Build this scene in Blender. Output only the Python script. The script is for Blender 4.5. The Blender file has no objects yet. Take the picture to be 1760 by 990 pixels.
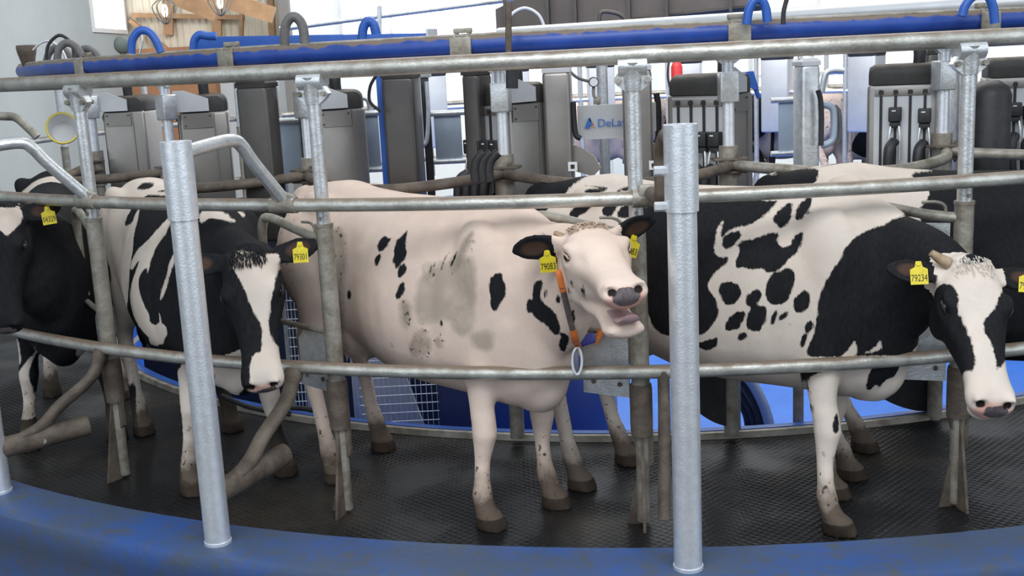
import bpy, bmesh, math, random
import numpy as np
from mathutils import Vector, Matrix

SC = bpy.context.scene
COL = SC.collection
PI = math.pi
# ------------------------------------------------------------ camera
CAM_F, CAM_PITCH, CAM_ROLL, CAM_H = 1953.3, 0.2010, -0.0488, 1.9186
_F = Vector((0, math.cos(CAM_PITCH), -math.sin(CAM_PITCH)))
_X0 = Vector((1, 0, 0)); _U0 = _X0.cross(_F)
_X = math.cos(CAM_ROLL)*_X0 + math.sin(CAM_ROLL)*_U0
_U = -math.sin(CAM_ROLL)*_X0 + math.cos(CAM_ROLL)*_U0
EYE = Vector((0, 0, CAM_H))
cd = bpy.data.cameras.new('camera'); cam = bpy.data.objects.new('camera', cd); COL.objects.link(cam)
cd.sensor_width = 36; cd.lens = CAM_F*36/1760; cd.clip_start = .05; cd.clip_end = 200
m = Matrix((( _X.x, _U.x, -_F.x, 0), (_X.y, _U.y, -_F.y, 0), (_X.z, _U.z, -_F.z, CAM_H), (0, 0, 0, 1)))
cam.matrix_world = m
SC.camera = cam
# ------------------------------------------------------------ light and exposure
SC.view_settings.view_transform = 'Standard'; SC.view_settings.look = 'None'
SC.view_settings.gamma = 1; SC.view_settings.use_curve_mapping = False
SC.view_settings.exposure = 0.12
w = bpy.data.worlds.new('daylight'); SC.world = w; w.use_nodes = True
nt = w.node_tree; bg = nt.nodes['Background']
bg.inputs[1].default_value = 1.0
# soft daylight with made-up bright lobes front-left, front-right and overhead, added for metal reflections
_tc = nt.nodes.new('ShaderNodeTexCoord')
def _lobe(d, a, b, s):
    n = nt.nodes.new('ShaderNodeVectorMath'); n.operation = 'DOT_PRODUCT'; n.inputs[1].default_value = Vector(d).normalized()
    nt.links.new(_tc.outputs['Generated'], n.inputs[0])
    m_ = nt.nodes.new('ShaderNodeMapRange'); m_.interpolation_type = 'SMOOTHSTEP'; m_.inputs[1].default_value = a; m_.inputs[2].default_value = b; m_.inputs[3].default_value = 0; m_.inputs[4].default_value = s
    nt.links.new(n.outputs['Value'], m_.inputs[0]); return m_.outputs[0]
def _add(a, b):
    n = nt.nodes.new('ShaderNodeMath'); n.operation = 'ADD'
    nt.links.new(a, n.inputs[0])
    if isinstance(b, float): n.inputs[1].default_value = b
    else: nt.links.new(b, n.inputs[1])
    return n.outputs[0]
_v = _add(_add(_lobe((-.55, -.75, .35), .78, .95, 1.25), _lobe((.75, -.6, .25), .82, .97, 1.3)), _add(_lobe((0, -.2, 1), .75, .95, .75), .26))
_m = nt.nodes.new('ShaderNodeMix'); _m.data_type = 'RGBA'; _m.blend_type = 'MULTIPLY'; _m.inputs[0].default_value = 1
_m.inputs[6].default_value = (.82, .91, 1.0, 1); nt.links.new(_v, _m.inputs[7]); nt.links.new(_m.outputs[2], bg.inputs[0])
def area(name, loc, target, sx, sy, power, colour=(1, 1, 1)):
    l = bpy.data.lights.new(name, 'AREA'); l.shape = 'RECTANGLE'; l.size = sx; l.size_y = sy
    l.energy = power; l.color = colour
    o = bpy.data.objects.new(name, l); COL.objects.link(o); o.location = loc
    o.rotation_euler = (Vector(target)-Vector(loc)).to_track_quat('-Z', 'Y').to_euler()
    return o
area('fill_light_front', (.5, .6, 5.2), (.6, 5.2, .8), 5.5, 2.0, 190, (.94, .97, 1))  # unseen area light added overhead to brighten the near cows
area('fill_light_middle', (1.5, 9.5, 5.3), (1.5, 9.6, 0), 7, 4, 330, (1, .97, .93))  # unseen area light added above the pit as fill
area('fill_light_back', (2.0, 15.0, 5.6), (1.0, 19.5, 1.5), 12, 1.6, 620, (1, .98, .95))  # unseen area light added to brighten the back wall

# ------------------------------------------------------------ ring geometry (metres)
CX, CY = 1.025, 9.7615
R_POST, TH0, PHI = 5.375, -0.5827, 0.2424
Z_TOP, Z_MID, Z_LOW = 1.90, 1.360, .666
R_IN, R_FLOOR, R_RIM = 4.286, 5.796, 6.08
R_IPOST, TI0 = 4.404, -0.4792
R_PIPE, Z_PIPE = 4.66, 1.978
Z_CURB = .089
Z_PIT = -.9
def ring(R, th, z): return Vector((CX + R*math.sin(th), CY - R*math.cos(th), z))
KY = .9515
def pxdir(x, y): return _F + _X*((x-880)/CAM_F) - _U*((y-495)/CAM_F)
def at(x, y, Y):
    d = pxdir(x, y); return EYE + d*(Y*KY/d.y)
def atz(x, y, z):
    d = pxdir(x, y); return EYE + d*((z-CAM_H)/d.z)
def atr(x, y, R):
    d = pxdir(x, y); a = d.x**2+d.y**2; b = 2*(-d.x*CX - d.y*CY); c = CX*CX+CY*CY-R*R
    t = (-b-math.sqrt(max(b*b-4*a*c, 0)))/2/a; return EYE + d*t
def theta_of(P): return math.atan2(P.x-CX, CY-P.y)

# ------------------------------------------------------------ materials
def mat(name, col, rough=.6, metal=0, spec=.5, var=None, vscale=6, bump=0, bscale=60, fn=None):
    """procedural material: base colour varied by noise, optional bump"""
    M = bpy.data.materials.new(name); M.use_nodes = True
    T = M.node_tree; B = T.nodes['Principled BSDF']
    B.inputs['Base Color'].default_value = (*col, 1); B.inputs['Roughness'].default_value = rough
    B.inputs['Metallic'].default_value = metal; B.inputs['Specular IOR Level'].default_value = spec
    tc = T.nodes.new('ShaderNodeTexCoord')
    if var:
        n = T.nodes.new('ShaderNodeTexNoise'); n.inputs['Scale'].default_value = vscale; n.inputs['Detail'].default_value = 6
        n.inputs['Roughness'].default_value = .65
        T.links.new(tc.outputs['Object'], n.inputs['Vector'])
        cr = T.nodes.new('ShaderNodeValToRGB'); e = cr.color_ramp.elements
        e[0].position = .35; e[0].color = (*var, 1); e[1].position = .62; e[1].color = (*col, 1)
        T.links.new(n.outputs['Fac'], cr.inputs['Fac']); T.links.new(cr.outputs['Color'], B.inputs['Base Color'])
    if bump:
        n2 = T.nodes.new('ShaderNodeTexNoise'); n2.inputs['Scale'].default_value = bscale; n2.inputs['Detail'].default_value = 4
        T.links.new(tc.outputs['Object'], n2.inputs['Vector'])
        b = T.nodes.new('ShaderNodeBump'); b.inputs['Strength'].default_value = bump; b.inputs['Distance'].default_value = .01
        T.links.new(n2.outputs['Fac'], b.inputs['Height']); T.links.new(b.outputs['Normal'], B.inputs['Normal'])
    if fn: fn(T, B, tc)
    return M
def nd(T, typ, **kw):
    n = T.nodes.new(typ)
    for k, v in kw.items():
        if k.startswith('_'): n.inputs[k[1:].replace('_', ' ')].default_value = v
        else: setattr(n, k, v)
    return n
def math_node(T, op, a, b=None, clamp=False):
    n = T.nodes.new('ShaderNodeMath'); n.operation = op; n.use_clamp = clamp
    for i, v in enumerate((a, b)):
        if v is None: continue
        if isinstance(v, (int, float)): n.inputs[i].default_value = v
        else: T.links.new(v, n.inputs[i])
    return n.outputs[0]
def mix_col(T, fac, a, b):
    n = T.nodes.new('ShaderNodeMix'); n.data_type = 'RGBA'
    if isinstance(fac, (int, float)): n.inputs[0].default_value = fac
    else: T.links.new(fac, n.inputs[0])
    for i, v in ((6, a), (7, b)):
        if isinstance(v, tuple): n.inputs[i].default_value = (*v, 1)
        else: T.links.new(v, n.inputs[i])
    return n.outputs[2]
def dusty(dust, lo=.35, hi=.8, top=True):
    """dust that has settled on the upward faces of pipes"""
    def f(T, B, tc):
        g = T.nodes.new('ShaderNodeNewGeometry'); s = T.nodes.new('ShaderNodeSeparateXYZ')
        T.links.new(g.outputs['Normal'], s.inputs[0])
        n = nd(T, 'ShaderNodeTexNoise', _Scale=14., _Detail=5.); T.links.new(tc.outputs['Object'], n.inputs['Vector'])
        z = math_node(T, 'ADD', s.outputs['Z'], math_node(T, 'MULTIPLY', math_node(T, 'SUBTRACT', n.outputs['Fac'], .5), .9))
        mr = T.nodes.new('ShaderNodeMapRange'); mr.inputs[1].default_value = lo; mr.inputs[2].default_value = hi
        T.links.new(z, mr.inputs[0])
        src = B.inputs['Base Color'].links[0].from_socket if B.inputs['Base Color'].is_linked else tuple(B.inputs['Base Color'].default_value)[:3]
        T.links.new(mix_col(T, mr.outputs[0], src, dust), B.inputs['Base Color'])
        m2 = T.nodes.new('ShaderNodeMapRange'); m2.inputs[3].default_value = B.inputs['Metallic'].default_value; m2.inputs[4].default_value = 0
        T.links.new(mr.outputs[0], m2.inputs[0]); T.links.new(m2.outputs[0], B.inputs['Metallic'])
    return f
MT = {}
MT['galv'] = mat('galvanised_steel', (.76, .78, .79), .36, .7, var=(.60, .61, .60), vscale=30, bump=.15, bscale=90)
MT['galv_bright'] = mat('bright_galvanised_steel', (.88, .91, .95), .36, .62, var=(.76, .79, .83), vscale=34, bump=.12, bscale=120)
MT['galv_rail'] = mat('dusty_galvanised_rail', (.62, .62, .57), .40, .6, var=(.40, .385, .34), vscale=9, bump=.2, bscale=70, fn=dusty((.21, .155, .11), .35, .85))
MT['galv_dirty'] = mat('dirty_galvanised_steel', (.40, .375, .32), .55, .4, var=(.20, .17, .13), vscale=9, bump=.3, bscale=50)
MT['rust'] = mat('rusty_dirty_steel', (.17, .135, .105), .7, .2, var=(.085, .065, .05), vscale=10, bump=.35, bscale=60)
def brushed(T, B, tc):
    mp = nd(T, 'ShaderNodeMapping'); mp.inputs['Scale'].default_value = (3, 3, 140)
    T.links.new(tc.outputs['Object'], mp.inputs[0])
    n = nd(T, 'ShaderNodeTexNoise', _Scale=3., _Detail=3.); T.links.new(mp.outputs[0], n.inputs['Vector'])
    r = T.nodes.new('ShaderNodeMapRange'); r.inputs[3].default_value = .30; r.inputs[4].default_value = .52
    T.links.new(n.outputs['Fac'], r.inputs[0]); T.links.new(r.outputs[0], B.inputs['Roughness'])
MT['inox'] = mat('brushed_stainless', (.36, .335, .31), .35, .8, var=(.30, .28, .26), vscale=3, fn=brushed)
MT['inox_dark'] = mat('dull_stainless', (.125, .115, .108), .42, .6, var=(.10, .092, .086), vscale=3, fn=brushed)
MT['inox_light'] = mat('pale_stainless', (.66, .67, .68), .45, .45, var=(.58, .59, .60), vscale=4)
MT['panel_blue'] = mat('zinc_panel', (.42, .50, .60), .5, .3, var=(.34, .41, .50), vscale=5)
MT['cap'] = mat('dusty_black_hood', (.030, .028, .026), .6, 0, var=(.05, .045, .04), vscale=9, fn=dusty((.13, .10, .075), .7, 1.15))
MT['rubber'] = mat('black_rubber', (.016, .016, .018), .5, 0, var=(.03, .03, .032), vscale=20)
MT['grey_rubber'] = mat('grey_hose', (.16, .155, .15), .55, 0, var=(.10, .095, .09), vscale=14)
MT['blue'] = mat('blue_pipe_paint', (.022, .075, .36), .38, 0, var=(.014, .05, .26), vscale=7, fn=dusty((.20, .15, .11), .42, .62))
MT['blue_plain'] = mat('blue_paint', (.03, .12, .47), .4, 0, var=(.02, .09, .38), vscale=5)
def worn(T, B, tc):
    n = nd(T, 'ShaderNodeTexNoise', _Scale=2.2, _Detail=9., _Roughness=.7); T.links.new(tc.outputs['Object'], n.inputs['Vector'])
    r = T.nodes.new('ShaderNodeValToRGB'); e = r.color_ramp.elements; e[0].position = .44; e[1].position = .62
    T.links.new(n.outputs['Fac'], r.inputs[0])
    c = mix_col(T, r.outputs[0], (.055, .088, .165), (.030, .090, .30))
    n2 = nd(T, 'ShaderNodeTexNoise', _Scale=14., _Detail=7., _Roughness=.7); T.links.new(tc.outputs['Object'], n2.inputs['Vector'])
    r2 = T.nodes.new('ShaderNodeMapRange'); r2.inputs[1].default_value = .50; r2.inputs[2].default_value = .68
    T.links.new(n2.outputs['Fac'], r2.inputs[0])
    c = mix_col(T, r2.outputs[0], c, (.075, .085, .10))
    T.links.new(c, B.inputs['Base Color'])
MT['rim'] = mat('worn_blue_curb', (.04, .12, .45), .5, 0, bump=.25, bscale=30, fn=worn)
MT['rim_side'] = mat('blue_curb_side', (.03, .11, .42), .45, 0, var=(.02, .08, .34), vscale=4)
def tread(T, B, tc):
    s = nd(T, 'ShaderNodeSeparateXYZ'); T.links.new(tc.outputs['Object'], s.inputs[0])
    a = math_node(T, 'SINE', math_node(T, 'MULTIPLY', math_node(T, 'ADD', s.outputs[0], s.outputs[1]), 150))
    b = math_node(T, 'SINE', math_node(T, 'MULTIPLY', math_node(T, 'SUBTRACT', s.outputs[0], s.outputs[1]), 150))
    h = math_node(T, 'MAXIMUM', a, b)
    n = nd(T, 'ShaderNodeTexNoise', _Scale=2.1, _Detail=6.); T.links.new(tc.outputs['Object'], n.inputs['Vector'])
    mr = T.nodes.new('ShaderNodeMapRange'); mr.inputs[1].default_value = .42; mr.inputs[2].default_value = .60; mr.inputs[3].default_value = .1; mr.inputs[4].default_value = 1
    T.links.new(n.outputs['Fac'], mr.inputs[0])
    bp = nd(T, 'ShaderNodeBump', _Distance=.006); T.links.new(mr.outputs[0], bp.inputs['Strength']); T.links.new(h, bp.inputs['Height'])
    T.links.new(bp.outputs[0], B.inputs['Normal'])
    r = T.nodes.new('ShaderNodeMapRange'); r.inputs[1].default_value = .35; r.inputs[2].default_value = .65; r.inputs[3].default_value = .36; r.inputs[4].default_value = .62
    T.links.new(n.outputs['Fac'], r.inputs[0]); T.links.new(r.outputs[0], B.inputs['Roughness'])
    n3 = nd(T, 'ShaderNodeTexNoise', _Scale=1.6, _Detail=7.); T.links.new(tc.outputs['Object'], n3.inputs['Vector'])
    r3 = T.nodes.new('ShaderNodeMapRange'); r3.inputs[1].default_value = .52; r3.inputs[2].default_value = .72
    T.links.new(n3.outputs['Fac'], r3.inputs[0])
    T.links.new(mix_col(T, r3.outputs[0], (.012, .012, .013), (.045, .036, .026)), B.inputs['Base Color'])
MT['mat_floor'] = mat('black_rubber_matting', (.012, .012, .013), .35, 0, .22, fn=tread)
MT['pit'] = mat('blue_floor_paint', (.05, .20, .70), .35, 0, var=(.04, .16, .60), vscale=2)
MT['left_wall'] = mat('pale_blue_wall_paint', (.44, .48, .49), .8, var=(.415, .455, .465), vscale=1.5)
MT['white_wall'] = mat('white_wall_paint', (.80, .84, .86), .8, var=(.76, .80, .83), vscale=1.5)
MT['timber'] = mat('timber', (.42, .25, .13), .7, var=(.30, .17, .09), vscale=4)
def corr(T, B, tc):
    wv = nd(T, 'ShaderNodeTexWave', _Scale=2.6); wv.wave_profile = 'SIN'
    T.links.new(tc.outputs['Object'], wv.inputs['Vector'])
    bp = nd(T, 'ShaderNodeBump', _Strength=.6, _Distance=.04); T.links.new(wv.outputs[1], bp.inputs['Height']); T.links.new(bp.outputs[0], B.inputs['Normal'])
MT['sheet'] = mat('corrugated_cream_sheet', (.74, .68, .55), .6, var=(.66, .60, .48), vscale=2, fn=corr)
def emit(name, col, strength, stripes=False):
    def f(T, B, tc):
        B.inputs['Emission Color'].default_value = (*col, 1); B.inputs['Emission Strength'].default_value = strength
        if stripes:
            s = nd(T, 'ShaderNodeSeparateXYZ'); T.links.new(tc.outputs['Object'], s.inputs[0])
            a = math_node(T, 'SINE', math_node(T, 'MULTIPLY', s.outputs[0], 60))
            n = nd(T, 'ShaderNodeTexNoise', _Scale=1.3, _Detail=3.); T.links.new(tc.outputs['Object'], n.inputs['Vector'])
            v = math_node(T, 'ADD', math_node(T, 'MULTIPLY', a, .13*strength), math_node(T, 'MULTIPLY', n.outputs['Fac'], strength*1.5))
            T.links.new(v, B.inputs['Emission Strength'])
    return mat(name, (.8, .8, .8), .5, fn=f)
MT['daylight'] = emit('daylight_pane', (1, 1, 1), 2.2)
MT['polycarb'] = emit('polycarbonate_daylight', (.88, .95, 1), .75, True)
MT['yellow'] = mat('yellow_tag_plastic', (.80, .66, .03), .45, 0, var=(.66, .52, .03), vscale=30)
MT['ink'] = mat('black_ink', (.03, .025, .01), .6)
MT['orange'] = mat('orange_strap', (.80, .22, .04), .5, 0, var=(.6, .16, .04), vscale=40)
MT['strap'] = mat('grey_brown_strap', (.16, .12, .11), .6, 0, var=(.10, .08, .08), vscale=40)
MT['unit_blue'] = mat('blue_transponder', (.05, .06, .32), .45)
MT['red'] = mat('red_extinguisher_paint', (.7, .04, .04), .35)
MT['white'] = mat('white_plastic', (.8, .8, .8), .5)
MT['sign_blue'] = mat('sign_blue', (.04, .16, .50), .5)
MT['bucket'] = mat('yellow_bucket', (.75, .62, .12), .5)
MT['glass_bulb'] = emit('lamp_glass', (1, .98, .92), 4.)
MT['eye'] = mat('cow_eye', (.012, .010, .012), .06, 0, .9)
MT['eye_white'] = mat('eye_white', (.75, .74, .76), .3)
MT['horn'] = mat('horn', (.42, .30, .19), .55, 0, var=(.28, .19, .11), vscale=40)
MT['tongue'] = mat('tongue', (.46, .30, .31), .35, 0, var=(.38, .24, .26), vscale=30)

# ------------------------------------------------------------ mesh helpers
ZMAP = [None]
ZM_OUT = ([-9, 0, .622, 1.366, 1.944, 3], [-9, 0, .666, 1.36, 1.90, 2.9])
ZM_IN = ([-9, 0, 1, 1.939, 3], [-9, 0, 1.052, 1.9186, 2.897])
class MB:
    def __init__(s): s.v = []; s.f = []
    def add(s, v, f):
        n = len(s.v); s.v += [Vector(q) for q in v]; s.f += [tuple(i+n for i in q) for q in f]; return s
    def loft(s, rings, close=True, cap=True):
        n = len(rings[0]); v = [q for r in rings for q in r]; f = []
        for i in range(len(rings)-1):
            for j in range(n if close else n-1):
                a = i*n+j; b = i*n+(j+1) % n; f.append((a, b, b+n, a+n))
        if cap: f.append(tuple(range(n-1, -1, -1))); f.append(tuple(range((len(rings)-1)*n, len(rings)*n)))
        return s.add(v, f)
    def tube(s, pts, r, n=12, closed=False, cap=True, flat=1.0, up=None):
        pts = [Vector(p) for p in pts]; N = len(pts); rr = r if isinstance(r, (list, tuple)) else [r]*N
        T = []
        for i in range(N):
            a = pts[(i-1) % N] if (closed or i > 0) else pts[0]; b = pts[(i+1) % N] if (closed or i < N-1) else pts[-1]
            T.append((b-a).normalized())
        u = Vector(up) if up else (Vector((0, 0, 1)) if abs(T[0].z) < .9 else Vector((1, 0, 0)))
        rings = []
        for i in range(N):
            if up: u = Vector(up)
            u = (u - T[i]*u.dot(T[i])).normalized(); w = T[i].cross(u)
            rings.append([pts[i] + u*rr[i]*math.cos(2*PI*j/n)*flat + w*rr[i]*math.sin(2*PI*j/n) for j in range(n)])
        if closed:
            v = [q for rg in rings for q in rg]; f = []
            for i in range(N):
                for j in range(n):
                    a = i*n+j; b = i*n+(j+1) % n; c = ((i+1) % N)*n+(j+1) % n; d = ((i+1) % N)*n+j; f.append((a, b, c, d))
            return s.add(v, f)
        return s.loft(rings, cap=cap)
    def box(s, c, size, X=None, Y=None, Z=None, bev=0):
        X = Vector(X or (1, 0, 0)); Y = Vector(Y or (0, 1, 0)); Z = Vector(Z or (0, 0, 1)); c = Vector(c)
        a, b, d = size[0]/2, size[1]/2, size[2]/2
        if bev <= 0:
            v = [c + X*i*a + Y*j*b + Z*k*d for k in (-1, 1) for j in (-1, 1) for i in (-1, 1)]
            return s.add(v, [(0, 2, 3, 1), (4, 5, 7, 6), (0, 1, 5, 4), (2, 6, 7, 3), (0, 4, 6, 2), (1, 3, 7, 5)])
        bev = min(bev, a*.95, b*.95, d*.95)
        rings = []
        def rr(ox, oy, z):
            L = []
            for (qx, qy, a0) in ((1, 1, 0), (-1, 1, 90), (-1, -1, 180), (1, -1, 270)):
                for t in (0, 30, 60, 90):
                    an = math.radians(a0+t); L.append(c + X*(qx*(a-bev)+ox*math.cos(an)) + Y*(qy*(b-bev)+ox*math.sin(an)) + Z*z)
            return L
        for z, o in ((-d, bev*.45), (-d+bev*.3, bev*.8), (-d+bev, bev), (d-bev, bev), (d-bev*.3, bev*.8), (d, bev*.45)): rings.append(rr(o, o, z))
        return s.loft(rings)
    def prism(s, poly, o, X, Y, N, t):
        """polygon in the plane o + x*X + y*Y, thickness t along N (centred)"""
        o, X, Y, N = Vector(o), Vector(X), Vector(Y), Vector(N)
        A = [o + X*x + Y*y - N*t/2 for x, y in poly]; B = [q + N*t for q in A]; n = len(poly)
        return s.add(A+B, [tuple(range(n-1, -1, -1)), tuple(range(n, 2*n))] + [(i, (i+1) % n, (i+1) % n+n, i+n) for i in range(n)])
    def sphere(s, c, r, n=12, m=8):
        c = Vector(c); R = r if isinstance(r, (tuple, list)) else (r, r, r); rings = []
        for i in range(1, m):
            ph = PI*i/m; rings.append([c + Vector((R[0]*math.sin(ph)*math.cos(2*PI*j/n), R[1]*math.sin(ph)*math.sin(2*PI*j/n), -R[2]*math.cos(ph))) for j in range(n)])
        return s.loft(rings)
def new_mesh(name, mb, material, smooth=True, inv=None, angle=40):
    me = bpy.data.meshes.new(name)
    vs = [(inv @ q) if inv else q for q in mb.v]
    me.from_pydata([tuple(q) for q in vs], [], mb.f)
    bm = bmesh.new(); bm.from_mesh(me); bmesh.ops.recalc_face_normals(bm, faces=bm.faces)
    if smooth:
        for f in bm.faces: f.smooth = True
        for e in bm.edges:
            if len(e.link_faces) == 2 and e.calc_face_angle(0) > math.radians(angle): e.smooth = False
    bm.to_mesh(me); bm.free()
    if material: me.materials.append(MT[material] if isinstance(material, str) else material)
    return me
def obj(name, mb, material, parent=None, **kw):
    """one mesh object; vertices are given in world space"""
    base = None
    if ZMAP[0]:
        for q in mb.v: q.z = float(np.interp(q.z, *ZMAP[0]))
    if parent:
        mw = world_of(parent); inv = mw.inverted()
    else:
        lo = Vector([min(q[i] for q in mb.v) for i in range(3)]); hi = Vector([max(q[i] for q in mb.v) for i in range(3)])
        base = Vector(((lo.x+hi.x)/2, (lo.y+hi.y)/2, lo.z)); inv = Matrix.Translation(-base)
    o = bpy.data.objects.new(name, new_mesh(name, mb, material, inv=inv, **kw)); COL.objects.link(o)
    if parent: o.parent = parent
    else: o.location = base
    return o
def world_of(o):
    M = o.matrix_basis.copy(); p = o.parent
    while p: M = p.matrix_basis @ M; p = p.parent
    return M
def tag(o, label, cat=None, group=None, kind=None):
    if label: o['label'] = label
    if cat: o['category'] = cat
    if group: o['group'] = group
    if kind: o['kind'] = kind
    return o
def thing(name, label, cat, loc=(0, 0, 0), rz=0, group=None):
    o = bpy.data.objects.new(name, None); COL.objects.link(o); o.empty_display_size = .1
    o.location = loc; o.rotation_euler = (0, 0, rz)
    return tag(o, label, cat, group)
def struct(name, mb, material, parent=None, **kw):
    o = obj(name, mb, material, parent, **kw)
    if not parent: o['kind'] = 'structure'
    return o
def kids(o): return [c for c in bpy.data.objects if c.parent == o]
def copy_tree(o, parent=None):
    c = o.copy(); COL.objects.link(c)
    if parent: c.parent = parent
    for ch in kids(o): copy_tree(ch, c)
    return c
def arcpts(R, z, a, b, n): return [ring(R, a+(b-a)*i/n, z) for i in range(n+1)]
def spline(P, n=8):
    P = [Vector(p) for p in P]; out = []
    Q = [P[0]*2-P[1]] + P + [P[-1]*2-P[-2]]
    for i in range(1, len(Q)-2):
        for k in range(n):
            t = k/n; a, b, c, d = Q[i-1], Q[i], Q[i+1], Q[i+2]
            out.append(.5*((2*b)+(c-a)*t+(2*a-5*b+4*c-d)*t*t+(-a+3*b-3*c+d)*t**3))
    out.append(P[-1]); return out
def text_mesh(s, size, depth=.0006):
    cu = bpy.data.curves.new('lettering', 'FONT'); cu.body = s; cu.size = size; cu.align_x = 'CENTER'; cu.align_y = 'CENTER'; cu.extrude = depth
    o = bpy.data.objects.new('lettering', cu); COL.objects.link(o)
    dg = bpy.context.evaluated_depsgraph_get(); me = bpy.data.meshes.new_from_object(o.evaluated_get(dg))
    v = [q.co.copy() for q in me.vertices]; f = [tuple(p.vertices) for p in me.polygons]
    bpy.data.objects.remove(o); bpy.data.meshes.remove(me)
    return v, f
# ============================================================ SETTING
def annulus(mb, r0, r1, z, n=180):
    v = []; f = []
    for i in range(n):
        a = 2*PI*i/n; v += [ring(r0, a, z), ring(r1, a, z)]
    for i in range(n): j = (i+1) % n; f.append((2*i, 2*i+1, 2*j+1, 2*j))
    return mb.add(v, f)
def profile_ring(mb, prof, n=180):
    v = []; f = []; k = len(prof)
    for i in range(n):
        for (r, z) in prof: v.append(ring(r, 2*PI*i/n, z))
    for i in range(n):
        for q in range(k): a = i*k+q; b = i*k+(q+1) % k; c = ((i+1) % n)*k+(q+1) % k; d = ((i+1) % n)*k+q; f.append((a, b, c, d))
    return mb.add(v, f)
# outer ground around the carousel and the sunken blue pit inside it
struct('floor', annulus(MB(), 6.75, 30, -.35, 90), 'mat_floor')
mb = MB(); mb.add([ring(R_IN+.03, 2*PI*i/90, Z_PIT) for i in range(90)], [tuple(range(90))])
struct('floor_pit', mb, 'pit')
struct('wall_pit', profile_ring(MB(), [(R_IN-.05, Z_PIT), (R_IN-.05, -.32), (R_IN-.02, -.32), (R_IN-.02, Z_PIT)]), 'blue_plain')
plat = thing('rotary_platform', 'round rotating platform floored with black rubber mats and edged by a blue curb', 'milking platform', (CX, CY, -.3))
obj('rubber_floor', profile_ring(MB(), [(R_IN, 0), (R_FLOOR+.02, 0), (R_FLOOR+.02, -.08), (R_IN, -.08)]), 'mat_floor', plat)
obj('curb', profile_ring(MB(), [(R_FLOOR, -.25), (R_FLOOR, Z_CURB-.015), (R_FLOOR+.015, Z_CURB), (R_RIM-.03, Z_CURB), (R_RIM, Z_CURB-.012), (R_RIM+.012, Z_CURB-.04), (R_RIM+.012, -.02), (R_RIM-.01, -.05), (R_RIM-.01, -.3)]), 'rim', plat)
obj('inner_edge', profile_ring(MB(), [(R_IN-.012, -.28), (R_IN-.012, .028), (R_IN+.0, .034), (R_IN+.045, .034), (R_IN+.045, -.01), (R_IN+.01, -.01), (R_IN+.01, -.28)]), 'blue_plain', plat)
obj('kick_strip', profile_ring(MB(), [(R_IN+.046, .0), (R_IN+.046, .03), (R_IN+.075, .03), (R_IN+.085, .0)]), 'galv_dirty', plat)

# walls
def wall_box(name, a, b, material, **kw):
    a, b = Vector(a), Vector(b); return struct(name, MB().box((a+b)/2, (b.x-a.x, b.y-a.y, b.z-a.z)), material, **kw)
YB = 20.6; XL = at(218, 35, YB/.9515).x; ZC = 6.2
# left wall with one bright window opening near its back end
wy0, wy1, wz0, wz1 = 20.6*at(218, 35, 1).x/at(157, 35, 1).x, 20.5, 2.62, 5.4
wl = MB()
for a, b in (((XL-.2, 6, -.35), (XL, wy0, ZC)), ((XL-.2, wy1, -.35), (XL, YB, ZC)), ((XL-.2, wy0, -.35), (XL, wy1, wz0)), ((XL-.2, wy0, wz1), (XL, wy1, ZC))):
    a, b = Vector(a), Vector(b); wl.box((a+b)/2, tuple(b-a))
struct('wall_left', wl, 'left_wall')
win = thing('window_1', None, None, (XL, wy0, wz0)); win['kind'] = 'structure'
mb = MB(); mb.box((XL-.1, (wy0+wy1)/2, (wz0+wz1)/2), (.02, wy1-wy0, wz1-wz0)); obj('window_pane', mb, 'daylight', win)
mb = MB()
for a, b in (((XL-.06, wy0, wz0), (XL+.03, wy0+.07, wz1)), ((XL-.06, wy1-.07, wz0), (XL+.03, wy1, wz1)), ((XL-.06, wy0+.07, wz0), (XL+.03, wy1-.07, wz0+.07)), ((XL-.06, wy0+.07, wz1-.07), (XL+.03, wy1-.07, wz1))):
    a, b = Vector(a), Vector(b); mb.box((a+b)/2, tuple(b-a))
obj('window_frame', mb, 'white', win)
# back wall: lower plastered part all along, cream corrugated sheet with timber on the left, white on the right
xs1 = -3.45
struct('wall_back', MB().box(((XL+xs1)/2, YB+.1, (ZC+1.9)/2), (xs1-XL, .2, ZC-1.9)), 'sheet')
struct('wall_back_base', MB().box(((XL+xs1)/2, YB+.05, .775), (xs1-XL, .3, 2.25)), 'white_wall')
struct('wall_back_right', MB().box(((xs1+14)/2, 19.1, (ZC-.35)/2), (14-xs1, .2, ZC+.35)), 'white_wall')
struct('trim_1', MB().box((xs1, 19.0, (ZC-.35)/2), (.16, .35, ZC+.35)), mat('dark_steel_column', (.22, .21, .20), .6, .3))
tim = MB()
def beam(mb, a, b, w, d=.12):
    a, b = Vector(a), Vector(b); Z = (b-a).normalized(); Y = Vector((0, 1, 0)); X = Y.cross(Z).normalized()
    mb.box((a+b)/2, (w, d, (b-a).length), X, Z.cross(X), Z)
fr = thing('timber_frame', 'brown timber posts, rails and braces against the cream corrugated wall', 'wall framing', (-5.3, YB-.1, -.35))
for k, (x, y, x2, y2, wd) in enumerate([(290, 60, 292, -80, .16), (374, 110, 372, -60, .16), (470, 100, 463, -40, .10), (528, 60, 526, -40, .08), (226, 26, 420, 30, .08), (224, 35, 300, 95, .07), (420, 75, 545, 70, .1), (415, 20, 415, 80, .06)]):
    b = MB(); beam(b, at(x, y, (YB-.08-.012*k)/KY), at(x2, y2, (YB-.08-.012*k)/KY), wd, .1); obj('timber', b, 'timber', fr)
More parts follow.
